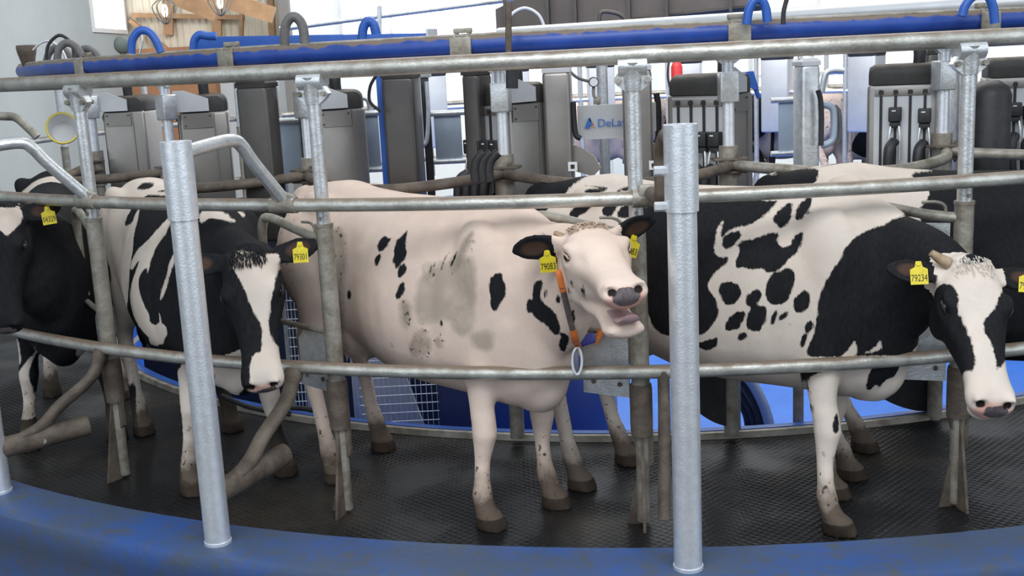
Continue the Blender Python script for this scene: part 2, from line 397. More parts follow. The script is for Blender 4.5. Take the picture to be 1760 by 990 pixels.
for k, (x, y, x2, y2) in enumerate([(330, -18, 470, 26), (300, -6, 374, 24)]):
    b = MB(); beam(b, at(x, y, 17.0-.3*k), at(x2, y2, 17.0-.3*k), .22, .14)
    tag(obj('roof_beam', b, 'timber'), ['wide slanting timber roof beam above the corrugated wall', 'narrow slanting timber brace left of the wide roof beam'][k], 'beam')
b = MB(); b.box((XL+.8, YB-.25, 1.0), (1.5, .3, 2.7)); tag(obj('timber_partition', b, mat('orange_brown_boards', (.45, .22, .11), .7, var=(.35, .16, .08), vscale=3)), 'low orange-brown boarded partition below the corrugated wall', 'partition')
# polycarbonate windows in the right part of the back wall
def window(n, x0, x1, z0, z1, matn='polycarb', bars=2):
    Yw = 18.96
    t = thing('window_%d' % n, None, None, ((x0+x1)/2, Yw, z0)); t['kind'] = 'structure'
    obj('window_pane', MB().box(((x0+x1)/2, Yw, (z0+z1)/2), (x1-x0, .03, z1-z0)), matn, t)
    f = MB()
    for q in range(bars+1): f.box((x0+(x1-x0)*q/bars, Yw-.03, (z0+z1)/2), (.06, .06, z1-z0))
    f.box(((x0+x1)/2, Yw-.03, z0), (x1-x0+.06, .07, .07)); f.box(((x0+x1)/2, Yw-.03, z1), (x1-x0+.06, .07, .07))
    f.box(((x0+x1)/2, Yw-.03, z0+.38*(z1-z0)), (x1-x0, .05, .05))
    obj('window_frame', f, 'inox_light', t)
xa = at(1290, 150, 18.96/KY).x; xb = at(1620, 150, 18.96/KY).x
window(2, xa, xb, .95, 2.15)
window(3, at(1290, 30, 18.96/KY).x, at(1405, 30, 18.96/KY).x, 2.45, 3.6, bars=2)
window(4, at(1640, 30, 18.96/KY).x, at(1640, 30, 18.96/KY).x+2.4, .95, 3.4)
window(5, at(585, 30, 18.96/KY).x, at(845, 30, 18.96/KY).x, 2.25, 4.2, 'daylight', 3)  # glowing pane added so this stretch of white wall looks blown out
# grey door leaf in white wall behind the sign
d1 = thing('door_1', None, None, (at(1100, 150, 18.96/KY).x, 18.96, -.35)); d1['kind'] = 'structure'
x0 = at(1050, 150, 18.9/KY).x; x1 = at(1130, 150, 18.9/KY).x
obj('door_leaf', MB().box(((x0+x1)/2, 18.96, .75), (x1-x0, .05, 2.2)), mat('pale_blue_grey_door', (.62, .68, .74), .6), d1)
obj('door_handle', MB().box((x1-.12, 18.9, .75), (.04, .05, .16)), 'inox_dark', d1)

# ============================================================ OUTER STALL RAILING
rail = thing('stall_railing', 'three galvanised pipe rails bent round the outside of the platform on upright posts', 'railing', (CX, CY, 0))
NR = 240
for nm, z, r in (('top_rail', Z_TOP, .034), ('middle_rail', Z_MID, .028), ('lower_rail', Z_LOW, .028)):
    obj(nm, MB().tube([ring(R_POST+(.0 if nm == 'top_rail' else .06), 2*PI*i/NR, z) for i in range(NR)], r, 14, closed=True), 'galv_rail', rail)
def railing_post(th, full=True):
    P = ring(R_POST, th, 0); Xr = Vector((math.cos(th), math.sin(th), 0)); N = Vector((math.sin(th), -math.cos(th), 0)); Z = Vector((0, 0, 1))
    m = MB(); m.tube([P+Z*1.24, P+Z*1.93], .029, 16)
    po = obj('post', m, 'galv', rail)
    m = MB(); m.tube([P+Z*.42, P+Z*1.27], [.037, .037], 16); m.tube([P+Z*1.262, P+Z*1.275], .040, 16)
    obj('lower_tube', m, 'galv_dirty', po)
    if not full: return
    m = MB(); m.tube([P+Z*.36, P+Z*.40, P+Z*.54, P+Z*.56], [.044, .046, .046, .043], 16)
    m.prism([(-.045, .38), (.045, .38), (.045, .25), (.0, .22)], P, Xr, Z, N, .02); obj('socket', m, 'rust', po)
    m = MB(); m.tube([P+Z*.012, P+Z*.42], .027, 14); obj('foot_tube', m, 'galv_dirty', po)
    m = MB(); m.prism([(0, .0), (.10, .0), (.02, .40), (0, .40)], P, N, Z, Xr, .012); m.prism([(-.07, 0), (.0, 0), (0, .30)], P, Xr, Z, N, .01); obj('gusset', m, 'rust', po)
    m = MB(); m.tube([P+Z*1.80, P+Z*1.83, P+Z*1.90, P+Z*1.915], [.034, .037, .040, .045], 16)
    m.tube([P+Z*Z_TOP-Xr*.055, P+Z*Z_TOP+Xr*.055], .041, 16)
    m.prism([(-.075, 1.845), (-.06, 1.87), (-.03, 1.90), (.03, 1.90), (.06, 1.87), (.075, 1.845), (.06, 1.825), (.03, 1.80), (-.03, 1.80), (-.06, 1.825)], P, Xr, Z, N, .03)
    cl = obj('clamp', m, 'galv', po)
    for s in (-1, 1): obj('bolt', MB().tube([P+Z*1.845+Xr*s*.055-N*.03, P+Z*1.845+Xr*s*.055+N*.032], .012, 6), 'galv_dirty', cl)
    m = MB(); m.tube([P+Z*1.30-N*.01, P+Z*1.30+N*.036], .009, 6); obj('bolt', m, 'galv_dirty', po)
ZMAP[0] = ZM_OUT
for i in range(-2, 24):
    railing_post(TH0+i*PHI if i < 6 else TH0+i*PHI*0.9956, full=-1 <= i <= 5)

# stall divider gates: hooped pipe + plate behind each outer post (part of the stall frame)
def divider(i, label):
    th = TH0+i*PHI; P = ring(R_POST, th, 0); a = th-math.radians(58)
    H = Vector((-math.cos(th+.35), -math.sin(th+.35)+1.0*0, 0)).normalized()
    Zv = Vector((0, 0, 1)); Nn = Vector((math.sin(th), -math.cos(th), 0))
    D = (ring(R_POST-.26, th-.115, 0)-P).normalized()
    t = thing('stall_divider', label, 'stall divider', P)
    m = MB(); m.tube(spline([P+Zv*1.20, P+D*.15+Zv*1.22, P+D*.40+Zv*1.27, P+D*.47+Zv*1.24, P+D*.49+Zv*1.10, P+D*.47+Zv*.80], 7), .022, 12); obj('hoop_pipe', m, 'galv_dirty', t)
    m = MB(); m.tube([P+D*.02+Zv*.77, P+D*.50+Zv*.77], .014, 10); obj('lower_bar', m, 'galv_dirty', t)
    Xd = D; plates = [(.50, .75)] + ([(1.00, 1.18)] if i == 3 else [])
    for z0, z1 in plates:
        m = MB(); m.prism([(.05, z0), (.26, z0), (.26, z1-.04), (.22, z1), (.05, z1)], P, Xd, Zv, Xd.cross(Zv), .008)
        pl = obj('plate', m, 'galv', t)
        for (x, z) in ((.09, z0+.05), (.21, z0+.05)): m = MB(); m.tube([P+D*x+Zv*z-Xd.cross(Zv)*.012, P+D*x+Zv*z+Xd.cross(Zv)*.012], .01, 6); obj('bolt', m, 'rust', pl)
    m = MB(); q = P+D*.07+Zv*1.20; m.tube(spline([q, q+Zv*.05, q+Zv*.07+D*.03, q+D*.09+Zv*.07], 4), .007, 6); obj('hook', m, 'galv_dirty', t)
for i, l in ((0, 'galvanised stall divider behind the post between the two leftmost cows'), (1, 'galvanised stall divider between the black-faced cow and the white cow'), (2, 'galvanised stall divider under the chin of the white cow'), (3, 'galvanised stall divider behind the horned cow at right')):
    divider(i, l)

ZMAP[0] = None
# ============================================================ THICK GUARD POSTS
def guard(px, label, arm=None, brace=None, beamto=None, inward=False):
    P = Vector((px[0], px[1], Z_CURB)); Z = Vector((0, 0, 1)); th = theta_of(P)
    t = thing('guard_post', label, 'post', P)
    m = MB(); m.tube([P+Z*.0, P+Z*1.34], .0505, 28); m.tube([P, P+Z*.012], .054, 28); obj('tube', m, 'galv_bright', t)
    m = MB()
    n = 28; rings = []
    for z, r in ((1.29, .052), (1.292, .0575), (1.582, .0575), (1.582, .049), (1.30, .049)):
        rings.append([P+Z*z+Vector((r*math.cos(2*PI*j/n), r*math.sin(2*PI*j/n), 0)) for j in range(n)])
    m.loft(rings, cap=False); rings = rings[-1:]; m.add(rings[0], [tuple(range(n))])
    obj('sleeve', m, 'galv_bright', t)
    rr = R_POST+.06
    if arm is not None:
        e = ring(rr, arm, Z_MID+.01); top = P+Z*1.53
        e2 = e-Z*.0; d = (e-top); d.z = 0
        pts = spline([top, top+d*.25+Z*.02, top+d*.52+Z*.03, top+d*.62+Z*.0, top+d*.72-Z*.07, e+Z*.012], 7)
        a = obj('top_arm', MB().tube(pts, .027, 14), 'galv', t)
        Xr = Vector((math.cos(arm), math.sin(arm), 0)); N = Vector((math.sin(arm), -math.cos(arm), 0))
        m = MB(); m.tube([e-Xr*.06-Z*.01, e+Xr*.06-Z*.01], .034, 16); m.prism([(-.075, -.015), (.075, -.015), (.05, .03), (.0, .045), (-.05, .03)], e, Xr, Z, N, .03)
        cl = obj('clamp', m, 'galv_dirty', a)
        for s in (-1, 1): obj('bolt', MB().tube([e+Xr*s*.05-N*.02+Z*.01, e+Xr*s*.05+N*.024+Z*.01], .011, 6), 'galv', cl)
    if brace is not None:
        e = ring(rr, brace, Z_LOW); B = P+Z*.20
        d = e-B; d.z = 0
        bm_end = B+d*.80+Z*.02
        m = MB(); m.tube([B+d*.04, bm_end], .042, 14, flat=1.15); b = obj('lower_beam', m, 'rust', t)
        m = MB(); m.tube(spline([e-Z*.01, e-d*.12-Z*.13, B+d*.58+Z*.14, B+d*.40+Z*.06, B+d*.15+Z*.01], 7), [.046]*3+[.036]*26, 12, flat=.75); obj('brace', m, 'rust', t)
        m = MB(); m.tube([B+d*.45-Z*.0+Vector((0, -.05, .0)), B+d*.45+Vector((0, .04, .0))], .012, 6); obj('bolt', m, 'galv_dirty', b)
    return t
thp = lambda x, y, R=R_POST+.06: theta_of(atr(x, y, R))
guard(atz(0, 845, Z_CURB), 'thick galvanised guard post cut by the left edge of the photo', arm=thp(150, 343), brace=thp(175, 600))
guard(atz(375, 932, Z_CURB), 'thick galvanised guard post leaning in front of the black-and-white cow left of centre', arm=thp(488, 350), brace=thp(505, 628))
G2 = atz(1183, 975, Z_CURB)
g2 = guard(G2, 'thick bright galvanised guard post between the white cow and the horned cow')
P = Vector((G2.x, G2.y, Z_CURB)); Z = Vector((0, 0, 1))
q = atr(1118, 338, R_POST+.06); q.z = Z_MID
top = P+Z*1.46+Vector((-.02, .05, 0))
a = obj('top_arm', MB().tube(spline([top+Z*.06, top+(q-top)*.25+Z*.12, top+(q-top)*.45+Z*.08, top+(q-top)*.5-Z*.06, q+Z*.02], 7), .028, 14), 'rust', g2)
m = MB(); m.tube([q+Vector((-.07, 0, 0)), q+Vector((.07, 0, 0))], .036, 14); m.box(q+Vector((0, -.02, .03)), (.1, .03, .05), bev=.01); obj('clamp', m, 'galv_dirty', a)
for z in (1.52, 1.40):
    c = Vector((G2.x-.058, G2.y-.01, z)); obj('bolt', MB().tube([c+Vector((.02, 0, 0)), c+Vector((-.035, -.0, 0))], .017, 6), 'galv_bright', a)
q = atr(1140, 632, R_POST+.06); q.z = Z_LOW; B = G2+Vector((-.06, .12, .16))
obj('brace', MB().tube(spline([q, q+Z*-.08+(B-q)*.1, B+(q-B)*.45+Z*.06, B+Vector((.0, .05, -.05))], 7), .030, 12, flat=.8), 'rust', g2)
# ============================================================ INNER RING: POSTS, PIPES, CABINETS
Z = Vector((0, 0, 1))
pipe = thing('ring_pipe', 'big blue vacuum pipe running in a circle above the rails, dusty on top', 'pipe', (CX, CY, Z_PIPE))
obj('pipe', MB().tube([ring(R_PIPE, 2*PI*i/NR, Z_PIPE) for i in range(NR)], .049, 18, closed=True), 'blue', pipe)
obj('tray', MB().tube([ring(R_PIPE+.01, 2*PI*i/NR, Z_PIPE+.040) for i in range(NR)], .020, 8, closed=True, flat=.5), 'galv_dirty', pipe)
def pipe_clamp(th):
    c = ring(R_PIPE, th, Z_PIPE); X = Vector((math.cos(th), math.sin(th), 0)); N = Vector((math.sin(th), -math.cos(th), 0))
    m = MB()
    for s in (-.03, .03): m.tube([c+X*(s-.006), c+X*(s+.006)], .056, 16)
    m.box(c+Z*.064, (.085, .03, .022), X, N, bev=.005); m.box(c-Z*.072, (.12, .05, .035), X, N, bev=.005); m.box(c-Z*.02+N*.052, (.10, .012, .11), X, N, bev=.004)
    obj('clamp', m, 'galv_dirty', pipe)
for px, py in ((150, 108), (400, 100), (797, 82), (1267, 60), (1690, 40)): pipe_clamp(theta_of(atr(px, py, R_PIPE)))

ZMAP[0] = ZM_IN
# bent rump pipe between the inner posts, plus the inner posts with their square collars
N_ST = 26
TI = [TI0+i*PHI for i in range(-2, 4)]
frame2 = thing('inner_railing', 'galvanised pipe scalloped from post to post behind the rumps of the cows', 'railing', (CX, CY, 0))
for i in range(-2, 6):
    a = TI0+i*PHI; b = a+PHI
    P = [ring(R_IPOST+.03, a, 1.35), ring(R_IPOST+.12, a+.10*PHI, 1.335), ring(R_IPOST+.30, a+.35*PHI, 1.315), ring(R_IPOST+.36, a+.6*PHI, 1.312), ring(R_IPOST+.24, a+.85*PHI, 1.33), ring(R_IPOST+.04, b, 1.345)]
    obj('rump_pipe', MB().tube(spline(P, 8), .028, 12), 'rust' if i < 2 else 'galv_dirty', frame2)
def inner_post(th, parent=frame2):
    P = ring(R_IPOST, th, 0); X = Vector((math.cos(th), math.sin(th), 0)); N = Vector((math.sin(th), -math.cos(th), 0))
    po = obj('post', MB().tube([P+Z*1.1, P+Z*1.965], .028, 14), 'galv_bright', parent)
    m = MB(); m.tube([P+Z*.03, P+Z*1.40], .036, 14); m.tube([P+Z*1.20, P+Z*1.44], .047, 14); obj('lower_tube', m, 'galv_dirty', po)
    obj('collar', MB().box(P+Z*1.735, (.088, .085, .15), X, N, bev=.008), 'galv', po)
    m = MB(); m.tube([P+Z*1.86, P+Z*1.92, P+Z*1.96], [.033, .038, .036], 14)
    m.prism([(-.075, 1.90), (-.06, 1.925), (-.03, 1.95), (.03, 1.95), (.06, 1.925), (.075, 1.90), (.06, 1.875), (.03, 1.85), (-.03, 1.85), (-.06, 1.875)], P, X, Z, N, .035)
    cl = obj('clamp', m, 'galv', po)
    for s in (-1, 1): obj('bolt', MB().tube([P+Z*1.90+X*s*.055-N*.03, P+Z*1.90+X*s*.055+N*.035], .014, 6), 'galv_dirty', cl)
    m = MB(); m.box(P+Z*1.375+N*.02, (.16, .10, .012), X, N, bev=.003); m.box(P+Z*1.31+N*.02, (.15, .09, .012), X, N, bev=.003); m.tube([P+N*.05+X*.04+Z*1.29, P+N*.05+X*.04+Z*1.40], .008, 6)
    obj('bracket', m, 'rust', po)
for a in TI: inner_post(a)

# type one: squat cabinet with rounded dark hood, slotted front and four pull boxes
def sub(mb, c, s, n): return mb
W1, W2 = .335, .27
def cabinet(th, label, drops, hose=True, offs=0.0, group='squat milking cabinets beside the inner posts'):
    P0 = ring(R_IPOST, th, 0); na = th-math.radians(36.4)+offs
    n = Vector((math.sin(na), -math.cos(na), 0)); s = Vector((-n.y, n.x, 0))
    P0 = P0-n*.06-s*.02
    t = thing('milking_cabinet', label, 'milking cabinet', P0, na, group)
    def q(a, b, z): return P0+s*a-n*b+Z*z
    c = q(-W1/2, W2/2, (1.695+.85)/2)
    body = obj('body', MB().box(c, (W1, W2, 1.695-.85), s, n, bev=.018), 'inox', t)
    # hood: rounded profile extruded across the width
    m = MB(); rr = []
    prof = [(0.0, 1.695)]
    for k in range(7): an = math.radians(180-15*k); prof.append((.05+.05*math.cos(an), 1.745+.055*math.sin(an)))
    for k in range(7): an = math.radians(90-15*k); prof.append((W2-.05+.05*math.cos(an), 1.745+.055*math.sin(an)))
    prof.append((W2, 1.695))
    def hoodring(a, k): return [q(a, W2/2+(b-W2/2)*k, 1.695+(z-1.695)*k) for b, z in prof]
    m.loft([hoodring(.004-W1, .72), hoodring(-W1+.008, .88), hoodring(-W1+.03, 1), hoodring(-.03, 1), hoodring(-.008, .88), hoodring(-.004, .72)])
    hd = obj('hood', m, 'cap', t)
    if hose:
        b0 = q(-W1*.30, W2*.55, 1.79)
        obj('hose', MB().tube(spline([b0, b0+Z*.08, b0+Z*.17-s*.03-n*.03, b0+Z*.24-s*.13-n*.10, b0+Z*.25-s*.28-n*.18], 7), .030, 12), 'rubber', hd)
    # side cheek: slanting galvanised plate on the right flank
    m = MB(); m.prism([(-.02, 1.70), (-.02, 1.83), (.04, 1.83), (.17, 1.775), (.17, 1.70)], P0+s*.006, -n, Z, s, .012); obj('side_cheek', m, 'inox_light', t)
    m = MB(); m.prism([(.02, 1.60), (.02, 1.688), (.185, 1.688), (.185, 1.60)], P0+s*.006, -n, Z, s, .006)
    m.prism([(.19, .86), (.19, 1.688), (.196, 1.688), (.196, .86)], P0+s*.004, -n, Z, s, .006)
    sp = obj('side_plate', m, 'inox', t)
    for (b, z) in ((.035, 1.67), (.17, 1.67), (.035, 1.615)): obj('bolt', MB().tube([q(.0, b, z), q(.014, b, z)], .006, 6), 'rust', sp)
    # front: pale panel, header strip, four slots
    m = MB(); m.box(q(-W1/2, -.003, 1.27), (W1-.07, .006, .82), s, n); obj('front_panel', m, 'inox_light', t)
    hs = obj('header_strip', MB().box(q(-W1/2, -.008, 1.655), (W1-.075, .008, .04), s, n, bev=.002), 'inox', t)
    for k in range(4):
        a = -W1+.068+.068*k
        m = MB(); m.box(q(a, -.009, 1.27), (.013, .006, .80), s, n); m.box(q(a, -.014, 1.655), (.022, .01, .022), s, n)
        sl = obj('slot', m, 'rubber', t)
        if drops[k]:
            z = drops[k]
            m = MB(); m.box(q(a, -.035, z), (.060, .05, .075), s, n, bev=.006); m.box(q(a-.0, -.03, z-.055), (.05, .035, .03), s, n, bev=.004)
            pb = obj('pull_box', m, 'rubber', t)
            m = MB(); m.box(q(a-.005, -.0615, z+.02), (.018, .002, .006), s, n); obj('mark', m, 'white', pb)
            m = MB()
            for e in (-.018, .018): m.tube(spline([q(a+e, -.04, z-.05), q(a+e*1.4, -.05, z-.12), q(a+e*1.5, -.05, z-.24)], 5), .006, 8)
            obj('pull_cord', m, 'galv', pb)
            m = MB(); m.tube(spline([q(a, -.06, z-.14), q(a-.02, -.10, z-.18), q(a-.02, -.11, z-.30), q(a, -.08, z-.42)], 5), .026, 12)
            obj('teat_hose', m, 'rubber', pb)
    return t
cabinet(TI0-2*PHI, 'squat stainless milking cabinet farthest left, brown dusty hood', (0, 0, 0, 0))
cabinet(TI0-PHI, 'squat stainless milking cabinet behind the left guard post, brown dusty hood', (0, 0, 0, 0))
cabinet(TI0, 'squat stainless milking cabinet above the rump of the white cow', (0, 0, 0, 0))
cabinet(TI0+PHI, 'squat stainless milking cabinet seen edge-on, left of the sign', (1.47, 1.47, 1.47, 1.47))
cabinet(TI0+2*PHI, 'squat milking cabinet right of the sign, four black boxes hanging in a row', (1.47, 1.47, 1.47, 1.47))
cabinet(TI0+3*PHI, 'squat pale milking cabinet with four slots and two black boxes hanging', (0, 1.54, 0, 1.53))
cabinet(TI0+4*PHI-.075, 'squat pale milking cabinet cut by the right edge of the photo', (1.60, 1.52, 1.50, 0), offs=-.05)

ZMAP[0] = None
# type two: tall narrow boxes standing further in
def tall_box(x0, x1, yt, yb, Y, rot, matn, label, side=.16, foot=False, loop=False):
    A = at(x0, yt, Y); B = at(x1, yt, Y); wpx = (B-A).length
    Y0_ = Y; Y = A.y; cx_ = (A.x+B.x)/2; zt = A.z; zb = min(at((x0+x1)/2, yb, Y0_).z-.25, 1.1)
    t = thing('milking_column', label, 'milking column', (cx_, Y, zb), rot, 'tall narrow stainless columns of the milking points')
    X = Vector((math.cos(rot), math.sin(rot), 0)); N = Vector((math.sin(rot), -math.cos(rot), 0))
    # visible width = w*cos + d*|sin|
    w = (wpx-side*abs(math.sin(rot)))/max(math.cos(rot), .2)
    C0 = Vector((cx_, Y, 0))
    obj('body', MB().box(C0+Z*(zb+zt)/2, (w, side, zt-zb), X, N, bev=.02), matn, t)
    m = MB(); rings = []
    for k, (e, dz) in enumerate(((.0, .0), (.0, .02), (-.012, .035), (-.04, .045))):
        rings.append([C0+X*(sx*(w/2+e))+N*(sy*(side/2+e))+Z*(zt-.005+dz) for sx, sy in ((-1, -1), (1, -1), (1, 1), (-1, 1))])
    m.loft(rings); cp = obj('lid', m, 'cap' if 'dull' in label else 'inox_light', t, angle=20)
    m = MB()
    for e in (-.35, .25): m.tube([C0+X*w*e+Z*(zt+.03), C0+X*w*(e+.1)+Z*(zt+.12)], .012, 8)
    obj('cable_gland', m, 'galv', cp)
    if foot:
        b = zt-(yb-yt)/CAM_F*Y
        m = MB(); m.prism([(-.02, b+.03), (.10, b-.01), (.14, b+.03), (.11, b+.09), (.04, b+.14), (-.02, b+.16)], C0+X*(w/2-.005), X, Z, N, .02); fo = obj('foot_plate', m, 'inox', t)
        m = MB(); m.box(C0+X*(w/2-.0)+Z*(b+.05)+N*(side/2+.004), (.045, .006, .045), X, N); sk = obj('square_sticker', m, 'white', t)
        m = MB(); m.box(C0+X*(w/2)+Z*(b+.05)+N*(side/2+.008), (.02, .004, .02), X, N); obj('mark', m, 'ink', sk)
    return t, C0, X, N, w, zt
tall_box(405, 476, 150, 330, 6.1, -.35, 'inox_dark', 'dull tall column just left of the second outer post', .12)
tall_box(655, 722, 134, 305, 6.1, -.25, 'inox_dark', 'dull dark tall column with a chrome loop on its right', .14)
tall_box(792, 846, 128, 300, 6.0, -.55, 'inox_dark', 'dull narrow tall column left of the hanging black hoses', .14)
tall_box(930, 984, 124, 300, 6.0, -.15, 'inox', 'bright tall column with flared foot at the left end of the sign', .14, foot=True)
tall_box(1066, 1121, 120, 298, 6.0, -.10, 'inox', 'bright tall column at the right end of the sign', .14, foot=True)
tall_box(1366, 1406, 112, 300, 5.9, .15, 'galv', 'tall galvanised column with a light-blue curved bar on its right', .12)
tall_box(1636, 1676, 110, 300, 6.2, .1, 'galv', 'tall galvanised column right of the two-box cabinet', .12)
tall_box(447, 478, 146, 200, 7.2, 0, 'inox', 'small tall column peeping out behind the second outer post', .12)
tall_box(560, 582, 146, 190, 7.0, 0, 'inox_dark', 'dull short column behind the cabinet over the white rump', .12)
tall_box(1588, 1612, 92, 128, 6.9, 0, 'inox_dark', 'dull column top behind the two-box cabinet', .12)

# black-backed panel with chrome loop, zinc panels between their rails
def panel(x0, y0, x1, y1, Y, label, matn='panel_blue', rails=True):
    A = at(x0, y0, Y); B = at(x1, y1, Y); Y = A.y; c = (A+B)/2; w_ = B.x-A.x; h = A.z-B.z
    t = thing('zinc_panel', label, 'panel', (c.x, Y, B.z))
    obj('sheet', MB().box((c.x, Y, c.z), (w_, .012, h), bev=.003), matn, t)
    if rails:
        for z in (A.z, B.z): obj('rail', MB().tube([(A.x-.05, Y-.02, z), (B.x+.05, Y-.02, z)], .016, 10), 'galv', t)
    return t
panel(475, 208, 522, 305, 6.5, 'zinc panel between the dull columns at left')
panel(616, 195, 656, 290, 6.6, 'zinc drum-like panel right of the cabinet over the white rump')
panel(745, 195, 796, 275, 6.5, 'zinc panel right of the chrome loop')
panel(1338, 172, 1368, 262, 7.0, 'narrow zinc panel left of the galvanised column with handle')
panel(1672, 175, 1736, 262, 7.2, 'zinc panel right of the thick outer post at right')
t = thing('loop_panel', 'black panel carrying a long chrome loop beside the dull dark column', 'panel', at(735, 290, 6.4))
A = at(722, 132, 6.4); B = at(746, 300, 6.4)
obj('board', MB().box(((A.x+B.x)/2, 6.42*KY, (A.z+B.z)/2-.1), (B.x-A.x, .03, A.z-B.z+.2), bev=.004), 'rubber', t)
obj('frame', MB().box(((A.x+B.x)/2, 6.42*KY, A.z+.01), (B.x-A.x+.03, .05, .03), bev=.004), 'galv', t)
obj('chrome_loop', MB().tube(spline([at(718, 140, 6.36), at(718, 190, 6.36), at(721, 238, 6.36), at(727, 249, 6.36), at(734, 238, 6.36), at(736, 190, 6.36), at(733, 140, 6.36)], 6), .011, 10), 'galv_bright', t)
def handle(pts, Y, r, matn, label, cat='bar', nm='curved_bar'):
    return tag(obj(nm, MB().tube(spline([at(x, y, Y) for x, y in pts], 6), r, 10), matn), label, cat)
handle([(1412, 250), (1424, 246), (1432, 235), (1433, 195), (1427, 183), (1412, 180)], 5.85, .017, 'panel_blue', 'light-blue curved bar on the galvanised column')
handle([(1437, 250), (1443, 235), (1442, 195), (1434, 182)], 5.95, .012, 'grey_rubber', 'grey hose standing right of the light-blue curved bar', 'hose', 'bent_hose')
handle([(1406, 155), (1410, 170), (1412, 200), (1411, 250)], 5.8, .013, 'rubber', 'black hose running down the galvanised column', 'hose', 'black_hose')
handle([(1412, 158), (1418, 130), (1428, 122), (1450, 122)], 7.6, .020, 'galv', 'bent pale pipe above the light-blue curved bar', 'pipe', 'bent_pipe')
handle([(600, 168), (625, 168), (634, 175), (637, 195)], 6.6, .015, 'galv', 'grey bent pipe over the zinc drum panel', 'pipe', 'bent_pipe')
handle([(646, 130), (636, 150), (636, 175), (655, 192)], 6.0, .008, 'rubber', 'thin black cable looping left of the dull dark column', 'cable', 'black_cable')
handle([(975, 118), (990, 132), (1005, 138), (1016, 140)], 6.3, .008, 'grey_rubber', 'thin grey hose leading to the pressure gauge', 'hose', 'thin_hose')
handle([(1128, 160), (1131, 180), (1132, 215), (1130, 260)], 6.1, .016, 'rubber', 'black hose hanging right of the sign column', 'hose', 'black_hose')
handle([(985, 175), (987, 210), (990, 232), (998, 238)], 5.95, .014, 'rubber', 'black hose hanging at the left end of the sign', 'hose', 'black_hose')
tag(obj('blue_post', MB().box((at(657, 215, 6.25).x, 6.25*KY, 1.55), (.03, .03, .95), bev=.004), 'blue_plain'), 'thin blue upright post left of the dull dark column', 'post')
tag(obj('tank', MB().tube([(at(1700, 215, 5.9).x, 5.9*KY, z) for z in (1.0, 1.62, 1.66, 1.69)], [.10, .10, .085, .04], 20), 'rubber'), 'black upright bottle-shaped tank right of the thick outer post', 'tank')
# black hoses in bundles hanging left of the edge-on cabinet
for k, (x, l) in enumerate(((826, 'leftmost'), (838, 'middle'), (850, 'rightmost'))):
    handle([(x+6, 262), (x-6, 275), (x-10, 292), (x-8, 312)], 5.45, .022, 'rubber', '%s of the three black hoses bunched over the white back, left of the sign' % l, 'hose', 'milk_hose')

handle([(-20, 200), (10, 200), (28, 203), (50, 222), (64, 236)], 8.2, .028, 'galv_dirty', 'bent galvanised gate pipe behind the leftmost cow', 'pipe', 'bent_pipe')
# company sign on its grey pillar
zz = at(1036, 90, 6.7).z
tag(obj('pillar', MB().tube([(at(1037, 200, 6.7).x, 6.7*KY, -.9), (at(1037, 200, 6.7).x, 6.7*KY, zz)], .031, 16), 'galv'), 'grey pipe pillar standing behind the company sign', 'pillar')
A = at(992, 182, 6.05); B = at(1128, 234, 6.05)
sg = thing('company_sign', 'grey metal sign plate lettered in blue between two bright columns', 'sign', ((A.x+B.x)/2, A.y, B.z))
rl = math.atan2(at(1128, 178, 6.05).z-at(992, 183, 6.05).z, B.x-A.x)*0
hh = (A.z-B.z)/2; ww = (B.x-A.x)/2; cc = (A+B)/2
obj('plate', MB().prism([(-ww, -hh+.03), (-ww+.03, -hh), (ww-.03, -hh), (ww, -hh+.03), (ww, hh), (-ww, hh)], cc, Vector((1, 0, 0)), Z, Vector((0, -1, 0)), .02), 'inox_light', sg)
v, f = text_mesh('DeLaval', .057)
lc = at(1058, 211, 6.03)
m = MB(); m.add([lc+Vector((p.x*1.0, -.004-p.z, p.y)) for p in v], f); obj('lettering', m, 'sign_blue', sg, smooth=False)
lg = at(1013, 212, 6.03)+Vector((0, -.004, 0)); m = MB(); k = .0031
for poly in ([(-8, -8), (-1, 9), (1, 9), (3, 4), (-3.5, -8)], [(1, 9), (6, -3), (3.5, -3), (0.2, 5)], [(-3, -8), (1, -8), (1, -5.8), (-2, -5.8)]):
    m.prism([(x*k, y*k) for x, y in poly], lg, Vector((1, 0, 0)), Z, Vector((0, -1, 0)), .002)
m.sphere(lg+Vector((1*k, 0, -2*k)), (2.4*k, .002, 2.4*k))
em = obj('emblem', m, 'sign_blue', sg, smooth=False)
m = MB()
for (x, y, r) in ((5, 0, 1.3), (6.5, -3, 1.2), (7.5, -7, 1.3), (4.5, -5, 1.1)): m.sphere(lg+Vector((x*k, 0, y*k)), (r*k, .002, r*k), 8, 5)
obj('orange_dots', m, 'orange', em)
# pressure gauge
g = at(1020, 141, 6.3); gt = thing('pressure_gauge', 'small round pressure gauge beside the grey pillar', 'gauge', g-Z*.05)
obj('housing', MB().tube([g+Vector((0, .02, 0)), g+Vector((0, -.02, 0))], .026, 20), 'inox_dark', gt)
obj('dial', MB().tube([g+Vector((0, -.020, 0)), g+Vector((0, -.022, 0))], .021, 20), 'white', gt)
m = MB(); m.tube(spline([g-Z*.02, g-Z*.07, g-Z*.09+Vector((.02, 0, 0)), g-Z*.16+Vector((.02, 0, 0))], 4), .009, 8); m.box(g-Z*.10+Vector((.015, 0, 0)), (.035, .03, .03), bev=.004); obj('stem', m, 'galv_dirty', gt)

